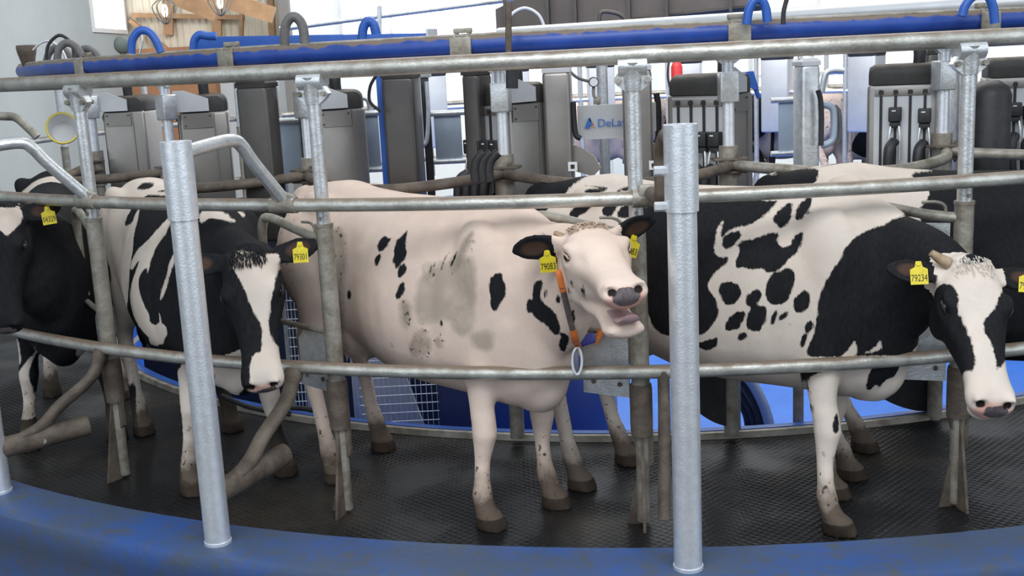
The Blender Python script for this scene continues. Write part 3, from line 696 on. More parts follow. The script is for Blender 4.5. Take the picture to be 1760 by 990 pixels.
# ============================================================ OVERHEAD PIPES AND HOSES
def straight(nm, pts, Y0, Y1, r, matn, label, cat='pipe'):
    (x0, y0), (x1, y1) = pts; return tag(obj(nm, MB().tube([at(x0, y0, Y0), at(x1, y1, Y1)], r, 16), matn), label, cat)
straight('white_pipe', [(858, 58), (1775, 2)], 7.6, 5.6, .036, 'inox_light', 'long pale pipe rising to the right behind the blue ring pipe')
mm = at(1480, 24, 6.2)
for k, (x, y, Y) in enumerate(((1100, 47, 6.95), (1234, 39, 6.7), (1482, 24, 6.2))):
    a = at(x, y, Y)
straight('thin_pipe', [(480, 50), (905, -4)], 7.8, 8.6, .016, 'galv', 'thin grey pipe crossing above the blue trough')
straight('blue_far_pipe', [(1300, 45), (1790, 22)], 7.0, 6.6, .035, 'blue_plain', 'bright blue pipe just behind the ring pipe at right')
# steel channel with ribs
A = at(853, 30, 8.4); B = at(1300, -8, 8.0)
ch = thing('steel_channel', 'deep brown-grey steel channel with ribs hanging above the pipes', 'steel channel', ((A.x+B.x)/2, 8.2, 2.1))
X = (B-A); X.z = 0; L = X.length; X.normalize(); N = X.cross(Z)
sl = math.tan(.055)
zt = at(853, -4, 8.4).z; zb = at(853, 60, 8.4).z
A0 = Vector((A.x, A.y, 0))
obj('web', MB().prism([(0, zb), (L*1.02, zb+L*sl), (L*1.02, zt+.5+L*sl), (0.0, at(853, 16, 8.4).z), ], A0, X, Z, N, .03), mat('brown_grey_channel_paint', (.20, .165, .15), .6, .2, var=(.15, .125, .11), vscale=2), ch)
for px in (873, 948, 996, 1088, 1152, 1258):
    u = (px-853)/(1300-853)*L
    obj('rib', MB().box(A0+X*u+Z*((zb+zt)/2+u*sl+.18)-N*-.045, (.02, .06, zt-zb+.40), X, N), 'inox_dark', ch)
obj('flange', MB().tube([A0+Z*zb, A0+X*L*1.02+Z*(zb+L*sl)], .03, 4), 'inox_dark', ch)
# uprights
for (x, y0, y1, Y, r, mn, l) in ((652, 10, 78, 7.4, .014, 'galv', 'thin grey upright rod right of the blue hose arch'), (874, 3, 92, 5.3, .014, 'rust', 'dark rusty upright rod at the left end of the steel channel'), (880, 92, 152, 5.55, .028, 'rubber', 'short black upright hose under the ring pipe left of the sign')):
    a = at(x, y0, Y); b = at(x, y1, Y); tag(obj('upright_rod' if 'rod' in l else 'upright_hose', MB().tube([b, a], r, 8), mn), l, 'rod' if 'rod' in l else 'hose')
# blue trough
A = at(345, 72, 7.6); B = at(742, 66, 7.0)
bt = thing('blue_trough', 'long flat blue box trough behind the ring pipe at left', 'trough', (A+B)/2-Z*.1)
X = (B-A).normalized(); N = X.cross(Z).normalized(); Zp = N.cross(X)*-1
if Zp.z < 0: Zp = -Zp
obj('trough_body', MB().box((A+B)/2-Z*.03, ((B-A).length, .12, .12), X, N, Zp, bev=.01), 'blue_plain', bt)
obj('end_plate', MB().box(B-Z*.02, (.012, .14, .15), X, N, Zp, bev=.003), 'inox_light', bt)
obj('lower_lip', MB().box((A+B)/2-Z*.11, ((B-A).length, .16, .015), X, N, Zp, bev=.003), 'blue_plain', bt)
# bright blue conduit seen between ring pipe and top rail is the far side of the ring pipe itself
hz = [([(226, 92), (228, 68), (240, 53), (256, 55), (268, 70), (277, 90)], 6.0, .020, 'blue_plain', 'blue hose arch above the ring pipe at left'),
      ([(489, 78), (490, 48), (498, 32), (509, 30), (520, 45), (524, 75)], 5.5, .022, 'grey_rubber', 'grey hose arch above the ring pipe, second outer post'),
      ([(623, 75), (624, 50), (632, 37), (642, 42), (648, 66)], 7.1, .028, 'blue_plain', 'short blue hose arch behind the blue trough'),
      ([(332, 90), (334, 70), (343, 60), (358, 62), (372, 62)], 7.2, .024, 'blue_plain', 'blue hose bending into the left end of the blue trough'),
      ([(1283, 42), (1287, 18), (1296, 2), (1308, 0), (1316, 14), (1319, 38)], 5.25, .020, 'blue_plain', 'blue hose arch above the ring pipe right of the steel channel'),
      ([(1653, 28), (1660, 8), (1676, -8), (1696, -8), (1706, 10), (1710, 40)], 5.3, .020, 'blue_plain', 'blue hose arch above the ring pipe at upper right'),
      ([(1346, 42), (1347, 20), (1352, 0), (1356, -12)], 5.2, .010, 'rubber', 'thin black cable rising from the ring pipe right of the arch'),
      ([(78, 112), (84, 92), (95, 82), (108, 84), (120, 96), (126, 108)], 7.7, .022, 'grey_rubber', 'leftmost thick hose arch near the end of the ring pipe'),
      ([(98, 108), (101, 85), (114, 74), (130, 80), (141, 95), (147, 106)], 7.2, .022, 'grey_rubber', 'tallest thick hose arch near the left end of the ring pipe'),
      ([(131, 102), (138, 88), (150, 84), (162, 90), (170, 100)], 7.3, .022, 'grey_rubber', 'rightmost thick hose arch in the left bundle'),
      ([(80, 112), (82, 80), (98, 62), (112, 64), (124, 78), (128, 105)], 7.5, .010, 'rubber', 'thin black cable arching highest over the left hose bundle'),
      ([(57, 86), (70, 74), (86, 71), (105, 84), (116, 106)], 7.6, .007, 'galv', 'thin pale wire from the dark funnel to the hose bundle'),
      ([(880, 62), (876, 30), (900, 14), (925, 25), (938, 52)], 7.9, .010, 'white', 'thin white tube arching in front of the steel channel'),
      ([(1029, 42), (1033, 22), (1050, 21), (1068, 27), (1080, 42)], 7.2, .012, 'inox_dark', 'short grey tube bending over the pale pipe'),
      ([(240, 92), (245, 70), (242, 56)], 6.2, .006, 'galv', 'thin pale wire under the blue hose arch at left')]
for pts, Y, r, mn, l in hz:
    tag(obj('hose_arch', MB().tube(spline([at(x, y, Y) for x, y in pts], 7), r, 10), mn), l, 'cable' if 'cable' in l or 'wire' in l else 'hose')
f = at(46, 90, 7.8)
t = thing('dark_funnel', 'dark rusty funnel-shaped cup at the left end of the ring pipe', 'funnel', f-Z*.15)
obj('cup', MB().tube([f-Z*.13, f-Z*.09, f+Z*.0, f+Z*.03, f+Z*.045], [.022, .035, .058, .062, .058], 16), 'rust', t)
obj('stem', MB().tube([f-Z*.18, f-Z*.12], .03, 8), 'rust', t)
# small grey box (valve) above the pipe, far left of the timber wall
t = thing('grey_valve', 'grey-green valve housing sitting above the ring pipe below the bright window', 'valve', at(210, 92, 6.6))
c = at(210, 77, 6.6); obj('housing', MB().sphere(c, (.045, .045, .05)), mat('grey_green_plastic', (.16, .19, .17), .6), t); obj('stem', MB().tube([c-Z*.09, c], .018, 8), 'grey_rubber', t)
for k, (x, y, r) in enumerate(((283, 18, 'left'), (378, 4, 'right'))):
    c = at(x, y, 12.0); t = thing('hanging_lamp', 'small bright lamp in a wire cage hanging before the timber wall, %s one' % r, 'lamp', c)
    obj('bulb', MB().sphere(c, (.032, .032, .065)), 'glass_bulb', t)
    m = MB()
    for j in range(5):
        a = j*PI/5; m.tube(spline([c+Z*.13, c+Vector((math.cos(a), math.sin(a), 0))*.12+Z*.03, c-Z*.13, c-Vector((math.cos(a), math.sin(a), 0))*.12+Z*.03, c+Z*.13], 5), .005, 5)
    obj('wire_cage', m, 'galv_dirty', t)
    obj('lamp_cord', MB().tube([c+Z*.1, c+Z*1.6], .02, 6), 'grey_rubber', t)
# fire extinguisher on the far wall, its bracket and the box beside it
c = at(1163, 118, 13.5); t = thing('fire_extinguisher', 'red fire extinguisher on a white stand beyond the ring', 'fire extinguisher', c-Z*.28)
obj('cylinder', MB().tube([c-Z*.26, c-Z*.25, c+Z*.02, c+Z*.07, c+Z*.09], [.05, .065, .065, .045, .02], 16), 'red', t)
obj('valve_handle', MB().box(c+Z*.12, (.09, .03, .04), bev=.006), 'rubber', t); obj('hose', MB().tube(spline([c+Z*.11, c+Vector((-.08, 0, .08)), c+Vector((-.10, 0, -.08)), c+Vector((-.08, 0, -.2))], 5), .012, 8), 'rubber', t)
c2 = c-Z*.28; m = MB(); m.tube([c2-Z*1.3, c2], [.11, .09], 12); tag(obj('white_stand', m, 'white'), 'white dirty stand below the fire extinguisher', 'stand')
c = at(1287, 138, 6.1); m = MB()
t = thing('blue_scoop', 'small blue plastic scoop stuck beside the cabinet right of the sign', 'scoop', c-Z*.05)
obj('blade', MB().prism([(-.045, .04), (.02, .045), (.045, -.04), (.03, -.05), (-.03, -.01)], c, Vector((1, 0, 0)), Z, Vector((0, -1, 0)), .04), 'blue_plain', t)
obj('grip', MB().tube([c+Vector((.03, 0, -.03)), c+Vector((.05, 0, -.09))], .012, 8), 'blue_plain', t)
# yellow-rimmed bucket on the left
c = at(108, 222, 7.6); t = thing('white_bucket', 'tilted white bucket with yellow rim behind the leftmost cow', 'bucket', c-Z*.08)
rings = []; ax = Vector((.30, -.85, .20)).normalized(); u = ax.orthogonal().normalized(); w_ = ax.cross(u)
def circ(c, r, n=24): return [c+u*r*math.cos(2*PI*j/n)+w_*r*math.sin(2*PI*j/n) for j in range(n)]
obj('bucket_wall', MB().loft([circ(c-ax*.12, .075), circ(c+ax*.04, .095), circ(c+ax*.04, .088), circ(c-ax*.11, .068)], cap=True), 'white', t)
obj('bucket_rim', MB().loft([circ(c+ax*.045, .088), circ(c+ax*.05, .10), circ(c+ax*.03, .102), circ(c+ax*.02, .094)], cap=False), 'bucket', t)

# ============================================================ INSIDE THE PIT, SEEN UNDER THE COWS
def grid(x0, y0, x1, y1, Y, nx, nz, label):
    A = at(x0, y0, Y); B = at(x1, y1, Y); Y = A.y
    t = thing('wire_mesh_panel', label, 'wire mesh panel', ((A.x+B.x)/2, Y, B.z)); fr_ = MB()
    for a, b in (((A.x, A.z), (B.x, A.z)), ((B.x, A.z), (B.x, B.z)), ((B.x, B.z), (A.x, B.z)), ((A.x, B.z), (A.x, A.z))): fr_.tube([(a[0], Y, a[1]), (b[0], Y, b[1])], .012, 8)
    obj('mesh_frame', fr_, 'galv', t); m = MB()
    for i in range(1, nx): x = A.x+(B.x-A.x)*i/nx; m.tube([(x, Y, A.z), (x, Y, B.z)], .0028, 5, cap=False)
    for i in range(1, nz): z = B.z+(A.z-B.z)*i/nz; m.tube([(A.x, Y-.003, z), (B.x, Y-.003, z)], .0028, 5, cap=False)
    obj('wires', m, 'galv_bright', t)
grid(606, 560, 764, 735, 6.6, 16, 12, 'wire mesh panel standing in the pit behind the hind legs of the white cow')
grid(478, 420, 536, 735, 6.5, 5, 20, 'narrow wire mesh panel between the black-faced and the white cow')
A = at(762, 620, 6.5); B = at(812, 740, 6.5)
tag(obj('dark_blue_cabinet', MB().box(((A.x+B.x)/2, 6.7*KY, -.25), (B.x-A.x+.08, .4, 1.3), bev=.02), mat('dark_blue_paint', (.018, .03, .11), .5)), 'dark blue cabinet standing in the pit right of the wire mesh', 'cabinet')
tag(obj('feed_board', MB().prism([(0, 0), (.42, 0), (.22, .72), (.0, .72)], at(612, 738, 7.0), Vector((1, 0, 0)), Z, Vector((0, 1, 0)), .04), 'inox_light'), 'pale slanting board behind the wire mesh panel', 'board')
m = MB(); a = at(840, 560, 6.9); b = at(1055, 755, 6.9)
tag(obj('blue_tank', MB().tube([((a.x+b.x)/2, 7.4, z) for z in (-.9, .25, .33)], [.46, .46, .40], 40), mat('deep_blue_plastic', (.02, .05, .24), .4)), 'deep blue round tank standing in the pit between the two middle cows', 'tank')
tag(obj('navy_shade_sheet', MB().box((-1.2, 8.05, .02), (3.0, .08, 1.84), bev=.01), mat('navy_sheet', (.010, .014, .032), .6, var=(.016, .018, .026), vscale=3)), 'dark navy sheet added in the pit for the shade behind the wire mesh panels', 'partition')  # sheet added to darken the pit behind the mesh, standing in for shade
# black rubber curtains and dark legs hung at the inner edge
def curtain(x0, x1, yt, yb, Y, label, curve=.12):
    A = at(x0, yt, Y); B = at(x1, yb, Y); Y = A.y; w_ = B.x-A.x; poly = [(0, A.z), (0, B.z+curve*.9)]
    for k in range(1, 9): u_ = k/8; poly.append((w_*u_, B.z+curve*(1-u_)**2*.9))
    poly.append((w_, A.z))
    return tag(obj('rubber_curtain', MB().prism(poly, (A.x, Y, 0), Vector((1, 0, 0)), Z, Vector((0, 1, 0)), .02), 'rubber'), label, 'rubber curtain')
curtain(1188, 1262, 560, 732, 5.62, 'black rubber curtain hanging behind the right guard post, under the spotted cow')
curtain(1505, 1600, 560, 706, 5.85, 'black rubber curtain hanging behind the chest of the horned cow')
for x, y, Y, l in ((1264, 745, 5.55, 'dark dirty upright pipe between the rubber curtain and the curved blue stairs'), (1372, 725, 5.6, 'dark dirty upright pipe just left of the front legs of the horned cow'), (1606, 720, 5.9, 'dark dirty upright pipe right of the horned cow chest')):
    P = atz(x, y, .0); tag(obj('dark_pipe', MB().tube([P, P+Z*.85], .028, 12), 'galv_dirty'), l, 'pipe')
# curved blue rails (striped) seen on the pit floor
for k, (dx, l) in enumerate(((0, 'outermost'), (14, 'second'), (27, 'third'), (38, 'innermost'))):
    pts = [(1262-dx*.2, 630+dx*.9), (1290-dx*.6, 655+dx*.8), (1312-dx*.8, 695+dx*.4), (1325-dx, 738)]
    tag(obj('curved_pipe', MB().tube(spline([at(x, y, 6.6+.05*k) for x, y in pts], 6), .022 if k else .03, 10), 'panel_blue' if k == 0 else 'rubber'), '%s of the curved pipes rising from the pit beside the rubber curtain' % l, 'pipe')
for k, (pts, l) in enumerate((([(495, 700), (540, 706), (600, 735)], 'upper black hose lying along the inner edge behind the black-faced cow'), ([(380, 680), (430, 700), (500, 712)], 'lower black hose lying along the inner edge behind the black-faced cow'))):
    tag(obj('floor_hose', MB().tube(spline([at(x, y, 5.95-.0*k) for x, y in pts], 6), .014, 8), 'rubber'), l, 'hose')
# far-side milking points and posts across the pit
rnd = random.Random(5)
ORD = ['leftmost', 'second from left', 'third from left', 'middle', 'third from right', 'second from right', 'rightmost']
def far_unit(th, i):
    P = ring(R_IPOST, th, 0); N = Vector((-math.sin(th), math.cos(th), 0)); X = Vector((N.y, -N.x, 0))
    t = thing('far_milking_cabinet', 'small pale milking cabinet far across the pit, %s of the seven there' % ORD[17-i], 'milking cabinet', (P.x, P.y, .9), 0, 'milking cabinets across the pit')
    obj('body', MB().box(P+Z*1.3-X*.25, (.32, .3, .9), X, N, bev=.02), 'inox_light', t)
    obj('hood', MB().box(P+Z*1.77-X*.25, (.34, .32, .09), X, N, bev=.04), 'cap', t)
    obj('post', MB().tube([P, P+Z*1.98], .03, 8), 'galv', t)
ZMAP[0] = ZM_IN
for i in range(11, 18): far_unit(TI0+i*PHI, i)
ZMAP[0] = None
obj('far_rump_pipe', MB().tube(arcpts(R_IPOST, 1.35, TI0+7*PHI, TI0+17*PHI, 60), .028, 8), 'galv', frame2)
# ============================================================ COWS
def coat_material(name, white=(.74, .645, .56), dirtc=(.20, .155, .115)):
    M = bpy.data.materials.new(name); M.use_nodes = True; T = M.node_tree; B = T.nodes['Principled BSDF']
    tc = T.nodes.new('ShaderNodeTexCoord')
    def attr(n):
        a = T.nodes.new('ShaderNodeAttribute'); a.attribute_name = n; return a.outputs['Fac']
    def noise(sc, det=5., rough=.6, stretch=None):
        n = nd(T, 'ShaderNodeTexNoise', _Scale=sc, _Detail=det, _Roughness=rough)
        if stretch:
            mp = nd(T, 'ShaderNodeMapping'); mp.inputs['Scale'].default_value = stretch
            T.links.new(tc.outputs['Object'], mp.inputs[0]); T.links.new(mp.outputs[0], n.inputs['Vector'])
        else: T.links.new(tc.outputs['Object'], n.inputs['Vector'])
        return n.outputs['Fac']
    def rng(v, a, b, c=0., d=1.):
        m = T.nodes.new('ShaderNodeMapRange'); m.inputs[1].default_value = a; m.inputs[2].default_value = b; m.inputs[3].default_value = c; m.inputs[4].default_value = d
        T.links.new(v, m.inputs[0]); return m.outputs[0]
    fine = noise(75., 4., .7, (1, 1, .35)); mid = noise(7., 6.); big = noise(2.2, 4.)
    # white hair, slightly creamy and uneven
    wcol = mix_col(T, rng(mid, .35, .7), tuple(c*.86 for c in white), white)
    wcol = mix_col(T, math_node(T, 'MULTIPLY', rng(big, .45, .75), .35), wcol, (white[0]*.92, white[1]*.80, white[2]*.70))
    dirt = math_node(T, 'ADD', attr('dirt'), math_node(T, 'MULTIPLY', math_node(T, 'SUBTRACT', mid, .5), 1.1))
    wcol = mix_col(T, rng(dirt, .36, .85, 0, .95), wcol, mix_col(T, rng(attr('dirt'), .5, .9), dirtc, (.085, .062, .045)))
    wcol = mix_col(T, rng(math_node(T, 'ADD', attr('stain_shade'), math_node(T, 'MULTIPLY', math_node(T, 'SUBTRACT', mid, .5), .9)), .30, .62, 0, .8), wcol, (.36, .30, .245))
    splat = noise(38., 3., .6); sp = math_node(T, 'MULTIPLY', rng(splat, .60, .66), rng(attr('dirt'), .08, .35))
    wcol = mix_col(T, sp, wcol, (.075, .055, .04))
    f = math_node(T, 'ADD', attr('coat'), math_node(T, 'MULTIPLY', math_node(T, 'SUBTRACT', fine, .5), .022))
    black = mix_col(T, rng(fine, .3, .7), (.008, .0085, .010), (.017, .017, .019))
    black = mix_col(T, math_node(T, 'MULTIPLY', rng(attr('dirt'), .45, .9), .8), black, (.07, .052, .036))
    c = mix_col(T, rng(f, -.003, .003), black, wcol)
    c = mix_col(T, rng(attr('pink'), .25, .8), c, mix_col(T, rng(mid, .3, .7), (.62, .33, .27), (.70, .44, .36)))
    nz = math_node(T, 'ADD', attr('nose'), math_node(T, 'MULTIPLY', math_node(T, 'SUBTRACT', noise(45., 3.), .5), .6))
    c = mix_col(T, rng(nz, .45, .55), c, mix_col(T, rng(fine, .3, .7), (.085, .07, .075), (.15, .125, .13)))
    c = mix_col(T, rng(attr('dark'), .3, .7), c, (.02, .013, .012))
    c = mix_col(T, rng(attr('brown'), .2, .8), c, (.075, .042, .03))
    hc = mix_col(T, rng(mid, .35, .65), (.028, .021, .016), (.075, .054, .04))
    c = mix_col(T, rng(attr('hoof'), .4, .6), c, hc)
    T.links.new(c, B.inputs['Base Color'])
    T.links.new(rng(nz, .45, .55, .72, .38), B.inputs['Roughness'])
    B.inputs['Specular IOR Level'].default_value = .14
    bp = nd(T, 'ShaderNodeBump', _Strength=.35, _Distance=.004); T.links.new(noise(120., 3., .7, (1, 1, .3)), bp.inputs['Height'])
    T.links.new(bp.outputs[0], B.inputs['Normal'])
    return M
MT['coat'] = coat_material('holstein_coat'); MT['coat_pink'] = coat_material('pinkish_white_coat', (.80, .635, .535))

def nrm(v): return v/np.linalg.norm(v)
def poly_sdf(P, poly):
    """signed distance of points P (n,2) to a closed polygon: negative inside"""
    poly = np.asarray(poly, float); n = len(poly); d = np.full(len(P), 1e9); inside = np.zeros(len(P), bool)
    for i in range(n):
        a = poly[i]; b = poly[(i+1) % n]; e = b-a; w = P-a
        t = np.clip((w@e)/max(e@e, 1e-12), 0, 1); q = w-t[:, None]*e; d = np.minimum(d, (q*q).sum(1))
        c = ((a[1] <= P[:, 1]) & (b[1] > P[:, 1])) | ((b[1] <= P[:, 1]) & (a[1] > P[:, 1]))
        with np.errstate(divide='ignore', invalid='ignore'): xi = a[0]+(P[:, 1]-a[1])/(b[1]-a[1])*e[0]
        inside ^= c & (P[:, 0] < xi)
    return np.where(inside, -1, 1)*np.sqrt(d)
def smooth_poly(p, it=1):
    p = np.asarray(p, float)
    for _ in range(it):
        q = np.roll(p, -1, 0); p = np.stack([.78*p+.22*q, .22*p+.78*q], 1).reshape(-1, 2)
    return p

HEAD_ = [(-.07, .045, -.09, .070), (-.03, .085, -.125, .090), (.02, .104, -.15, .108), (.07, .108, -.178, .118), (.12, .104, -.192, .124), (.17, .098, -.192, .125), (.22, .086, -.178, .113),
        (.28, .072, -.155, .096), (.34, .060, -.130, .083), (.40, .052, -.110, .075), (.455, .050, -.098, .078), (.50, .050, -.092, .087), (.535, .040, -.086, .086), (.557, .022, -.074, .074), (.568, .0, -.055, .05)]
BODY = [(-.88, 1.20, 1.02, .07, .5), (-.84, 1.30, .90, .14, .55), (-.76, 1.35, .80, .205, .55), (-.62, 1.375, .74, .25, .58), (-.46, 1.39, .68, .275, .60), (-.30, 1.36, .60, .285, .5), (-.12, 1.345, .535, .315, .45),
        (.08, 1.34, .505, .335, .42), (.26, 1.34, .50, .33, .42), (.42, 1.35, .49, .29, .42), (.56, 1.345, .47, .255, .45), (.68, 1.31, .48, .225, .5), (.78, 1.25, .56, .18, .5), (.85, 1.18, .68, .12, .5)]
def head_matrix(poll, muzzle, lat):
    """poll and muzzle points plus a sideways hint -> head frame (x to the muzzle, y to the cow's left, z out of the forehead)"""
    X = (muzzle-poll).normalized(); Y = (lat-X*lat.dot(X)).normalized(); Zh = X.cross(Y)
    return Matrix(((X.x, Y.x, Zh.x, poll.x), (X.y, Y.y, Zh.y, poll.y), (X.z, Y.z, Zh.z, poll.z), (0, 0, 0, 1)))

def ear(mb, H, s, d, W, L=.215, wid=.062, pre=None):
    """leaf-shaped cupped ear; d = outward direction, W = width axis, in head space"""
    root = Vector((.015, s*.088, .045)); d = Vector(d).normalized(); W = Vector(W); W = (W-d*W.dot(d)).normalized(); N = d.cross(W)*(1 if s > 0 else -1)
    if N.x*.5+N.z < 0: N = -N
    rings = []
    for t, w, th in ((-.15, .022, .024), (0, .030, .024), (.15, .040, .021), (.32, .054, .018), (.5, .062, .016), (.68, .058, .015), (.84, .042, .014), (.95, .024, .012), (1.0, .010, .008)):
        c = root+d*(t*L)+N*(-.02*math.sin(PI*max(t, 0)))
        rr = []
        for j in range(16):
            a = 2*PI*j/16; x = math.cos(a)*w*wid/.062; e = math.sin(a)*th
            rr.append(H @ (c+W*x+N*(e+.35*x*x/.062*min(1, max(t, 0)*3))))
        rings.append(rr)
    mb.loft(rings)
    return root, d, W, N

INFO = {}
def build_cow(label, loc, heading, poll, muzzle, lat, hooves, ears=((-.25, -1, -.02), (-.25, 1, -.02)), earw=((1, 0, 0), (1, 0, 0)), open_mouth=0.0, voxel=.011,
              patches=(), axis=30, haxis=(0, 0, 1), base='white', tags=(None, None), collar=False, horns=(), tailx=0, headbase=None, dirtpatches=(), pinkmuz=1.0, nosepad=None, fw_=1.05, coatm='coat', neckblack=False):
    ch, sh = math.cos(heading), math.sin(heading)
    inv = (Matrix.Translation(Vector((loc[0], loc[1], 0))) @ Matrix.Rotation(heading, 4, 'Z')).inverted()
    pl = inv @ poll; ml = inv @ muzzle; lt = inv.to_3x3() @ lat
    H = head_matrix(pl, ml, lt); HS = (ml-pl).length/.568
    Hs = H @ Matrix.Scale(HS, 4)
    mb = MB(); rings = []
    for x, zt, zb, hw, wz in BODY:
        hw *= .90
        zc = zb+(zt-zb)*wz; rr = []
        for j in range(28):
            a = 2*PI*j/28; c, s_ = math.cos(a), math.sin(a)
            y = hw*math.copysign(abs(c)**.82, c)
            z = zc+((zt-zc) if s_ > 0 else (zc-zb))*math.copysign(abs(s_)**(1.0 if s_ > 0 else .92), s_)
            if s_ > 0: y *= 1-.30*(abs(s_)**3)
            rr.append(Vector((x, y, z)))
        rings.append(rr)
    mb.loft(rings)
    # neck
    HEAD_X = [(a, b, c, d*fw_) for a, b, c, d in HEAD_]
    hb = Hs @ Vector((.02, 0, -.045)); hx = (H.to_3x3() @ Vector((1, 0, 0)))
    n0 = Vector((.50, 0, .98)); n1 = Vector((.74, pl.y*.15, .985)); zm = (1.0+hb.z)/2
    n2 = Vector((.74+(hb.x-.74)*.55, pl.y*.15+(hb.y-pl.y*.15)*.50, zm+.02))
    path = spline([n0, n1, n2, hb], 6); M_ = len(path); rings = []
    Zh = (H.to_3x3() @ Vector((-.35, 0, 1))).normalized()
    for i, p in enumerate(path):
        t = i/(M_-1); a = path[min(i+1, M_-1)]-path[max(i-1, 0)]; a.normalize()
        u = Vector((0, 0, 1)).lerp(Zh, max(0, t-.45)/.55); u = (u-a*u.dot(a)).normalized(); w_ = a.cross(u)
        rv = np.interp(t, [0, .35, .7, 1], [.36, .285, .195, .135]); rl = np.interp(t, [0, .35, .7, 1], [.19, .145, .115, .098])
        rings.append([p+u*rv*math.sin(2*PI*j/20)+w_*rl*math.cos(2*PI*j/20) for j in range(20)])
    mb.loft(rings)
    # head
    rings = []
    for x, zt, zb, hw in HEAD_X:
        rr = []
        for j in range(24):
            a = 2*PI*j/24; c, s_ = math.cos(a), math.sin(a)
            y = hw*math.copysign(abs(c)**.8, c); z = zt*abs(s_)**.9 if s_ > 0 else zb*abs(s_)
            if s_ < 0: y *= 1-.50*abs(s_)**1.6
            if x < .38: z = z if s_ < 0 else z
            rr.append(Hs @ Vector((x, y, z)))
        rings.append(rr)
    if open_mouth:
        # upper muzzle only; the lower jaw is a piece of its own that drops
        rings = []
        for x, zt, zb, hw in HEAD_X:
            rr = []
            zb2 = zb if x < .30 else zb+(x-.30)/.26*.040
            for j in range(24):
                a = 2*PI*j/24; c, s_ = math.cos(a), math.sin(a)
                y = hw*math.copysign(abs(c)**.8, c); z = zt*abs(s_)**.9 if s_ > 0 else zb2*abs(s_)
                if s_ < 0: y *= 1-.42*abs(s_)**1.8
                rr.append(Hs @ Vector((x, y, z)))
            rings.append(rr)
        jr = []
        for x, z, hw, th in ((.14, -.13, .085, .06), (.24, -.138, .078, .045), (.34, -.132, .066, .034), (.42, -.140, .068, .030), (.48, -.143, .076, .030), (.52, -.138, .070, .030), (.545, -.130, .048, .022)):
            jr.append([Hs @ Vector((x+.0*j, hw*math.cos(2*PI*j/16), z+th*math.sin(2*PI*j/16))) for j in range(16)])
        mb.loft(jr)
    mb.loft(rings)
    def hsph(c, r): 
        m2 = MB().sphere((0, 0, 0), r, 14, 10); mb.add([Hs @ (Vector(c)+q) for q in m2.v], m2.f)
    for s in (-1, 1):
        hsph((.155, s*.092, .052), (.052, .034, .038)); hsph((.528, s*.050, .018), (.032, .028, .026)); hsph((.13, s*.075, -.09), (.085, .038, .075))
    hsph((.0, 0, .078), (.055, .085, .035)); hsph((.535, 0, -.01), (.028, .075, .045))
    if not open_mouth: hsph((.505, 0, -.088), (.045, .052, .026))
    E = [ear(mb, Hs, s, ears[k], earw[k]) for k, s in enumerate((-1, 1))]
    # legs
    def leg(pts, n=16):
        rings = []; P = [Vector(p[:3]) for p in pts]
        for i, p in enumerate(pts):
            rings.append([Vector((p[0]+p[3]*math.cos(2*PI*j/n), p[1]+p[4]*math.sin(2*PI*j/n), p[2])) for j in range(n)])
        # finer interpolation between the stations
        out = []
        for i in range(len(rings)-1):
            for k in range(3):
                t = k/3; out.append([a.lerp(b, t) for a, b in zip(rings[i], rings[i+1])])
        out.append(rings[-1]); mb.loft(out)
    hl = []
    for k, (hx_, hy_) in enumerate(hooves):
        p = inv @ Vector((hx_, hy_, 0)); hl.append(p)
    for k, side in enumerate((-1, 1)):       # right, left front
        h = hl[k]; bx, by = .50, side*.155
        f = lambda t, dx=0: (bx+(h.x-.03-bx)*t+dx, by+(h.y-by)*t)
        st = [(1.05, 0.0, .15, .075, 0), (.86, .05, .125, .085, 0), (.72, .12, .095, .072, 0), (.60, .25, .072, .060, 0), (.50, .36, .058, .050, .0), (.43, .45, .054, .050, .012), (.385, .50, .056, .052, .016), (.34, .55, .046, .043, .01), (.27, .65, .034, .033, 0),
              (.19, .80, .034, .034, -.002), (.135, .92, .043, .045, 0), (.105, .96, .042, .044, .006)]
        pts = [(f(t, dx)[0], f(t)[1], z, rx, ry) for z, t, rx, ry, dx in st]
        pts += [(h.x-.01, h.y, .075, .047, .047), (h.x+.01, h.y, .055, .060, .055), (h.x+.018, h.y, .0, .074, .062)]
        leg(pts)
    for k, side in enumerate((-1, 1)):
        h = hl[2+k]; bx, by = -.60, side*.165
        def g(t): return by+(h.y-by)*t
        hxx = h.x-.02
        leg([(-.60, g(0), 1.15, .20, .08), (-.56, g(.05), .98, .205, .095), (-.52, g(.1), .84, .17, .085), (-.53+(.0), g(.2), .73, .125, .070), (-.60+(hxx+.60)*.3, g(.35), .63, .085, .055), (-.69+(hxx+.62)*.5, g(.5), .545, .062, .046), (-.725+(hxx+.62)*.6, g(.58), .485, .058, .043),
             (-.70+(hxx+.62)*.7, g(.65), .42, .046, .038), (-.675+(hxx+.62)*.8, g(.75), .33, .036, .034), (-.655+(hxx+.62)*.9, g(.85), .22, .035, .034), (hxx-.01, g(1), .14, .044, .045), (hxx, g(1), .105, .043, .044), (h.x-.005, h.y, .075, .048, .047), (h.x+.01, h.y, .055, .060, .055), (h.x+.018, h.y, .0, .074, .062)])
        c, r = (-.50, side*.178, 1.305), (.09, .05, .055); mb.sphere(c, r); mb.sphere((-.82, side*.07, 1.20), (.05, .04, .05))
        mb.sphere((.52, side*.155, 1.03), (.15, .085, .27)); mb.sphere((-.60, side*.165, 1.02), (.23, .10, .27)); mb.sphere((.66, side*.13, .86), (.10, .08, .12))
    mb.sphere((-.44, 0, .68), (.24, .17, .15)); mb.sphere((.66, 0, .60), (.16, .11, .15))
    mb.sphere((.55, 0, 1.30), (.12, .07, .06))
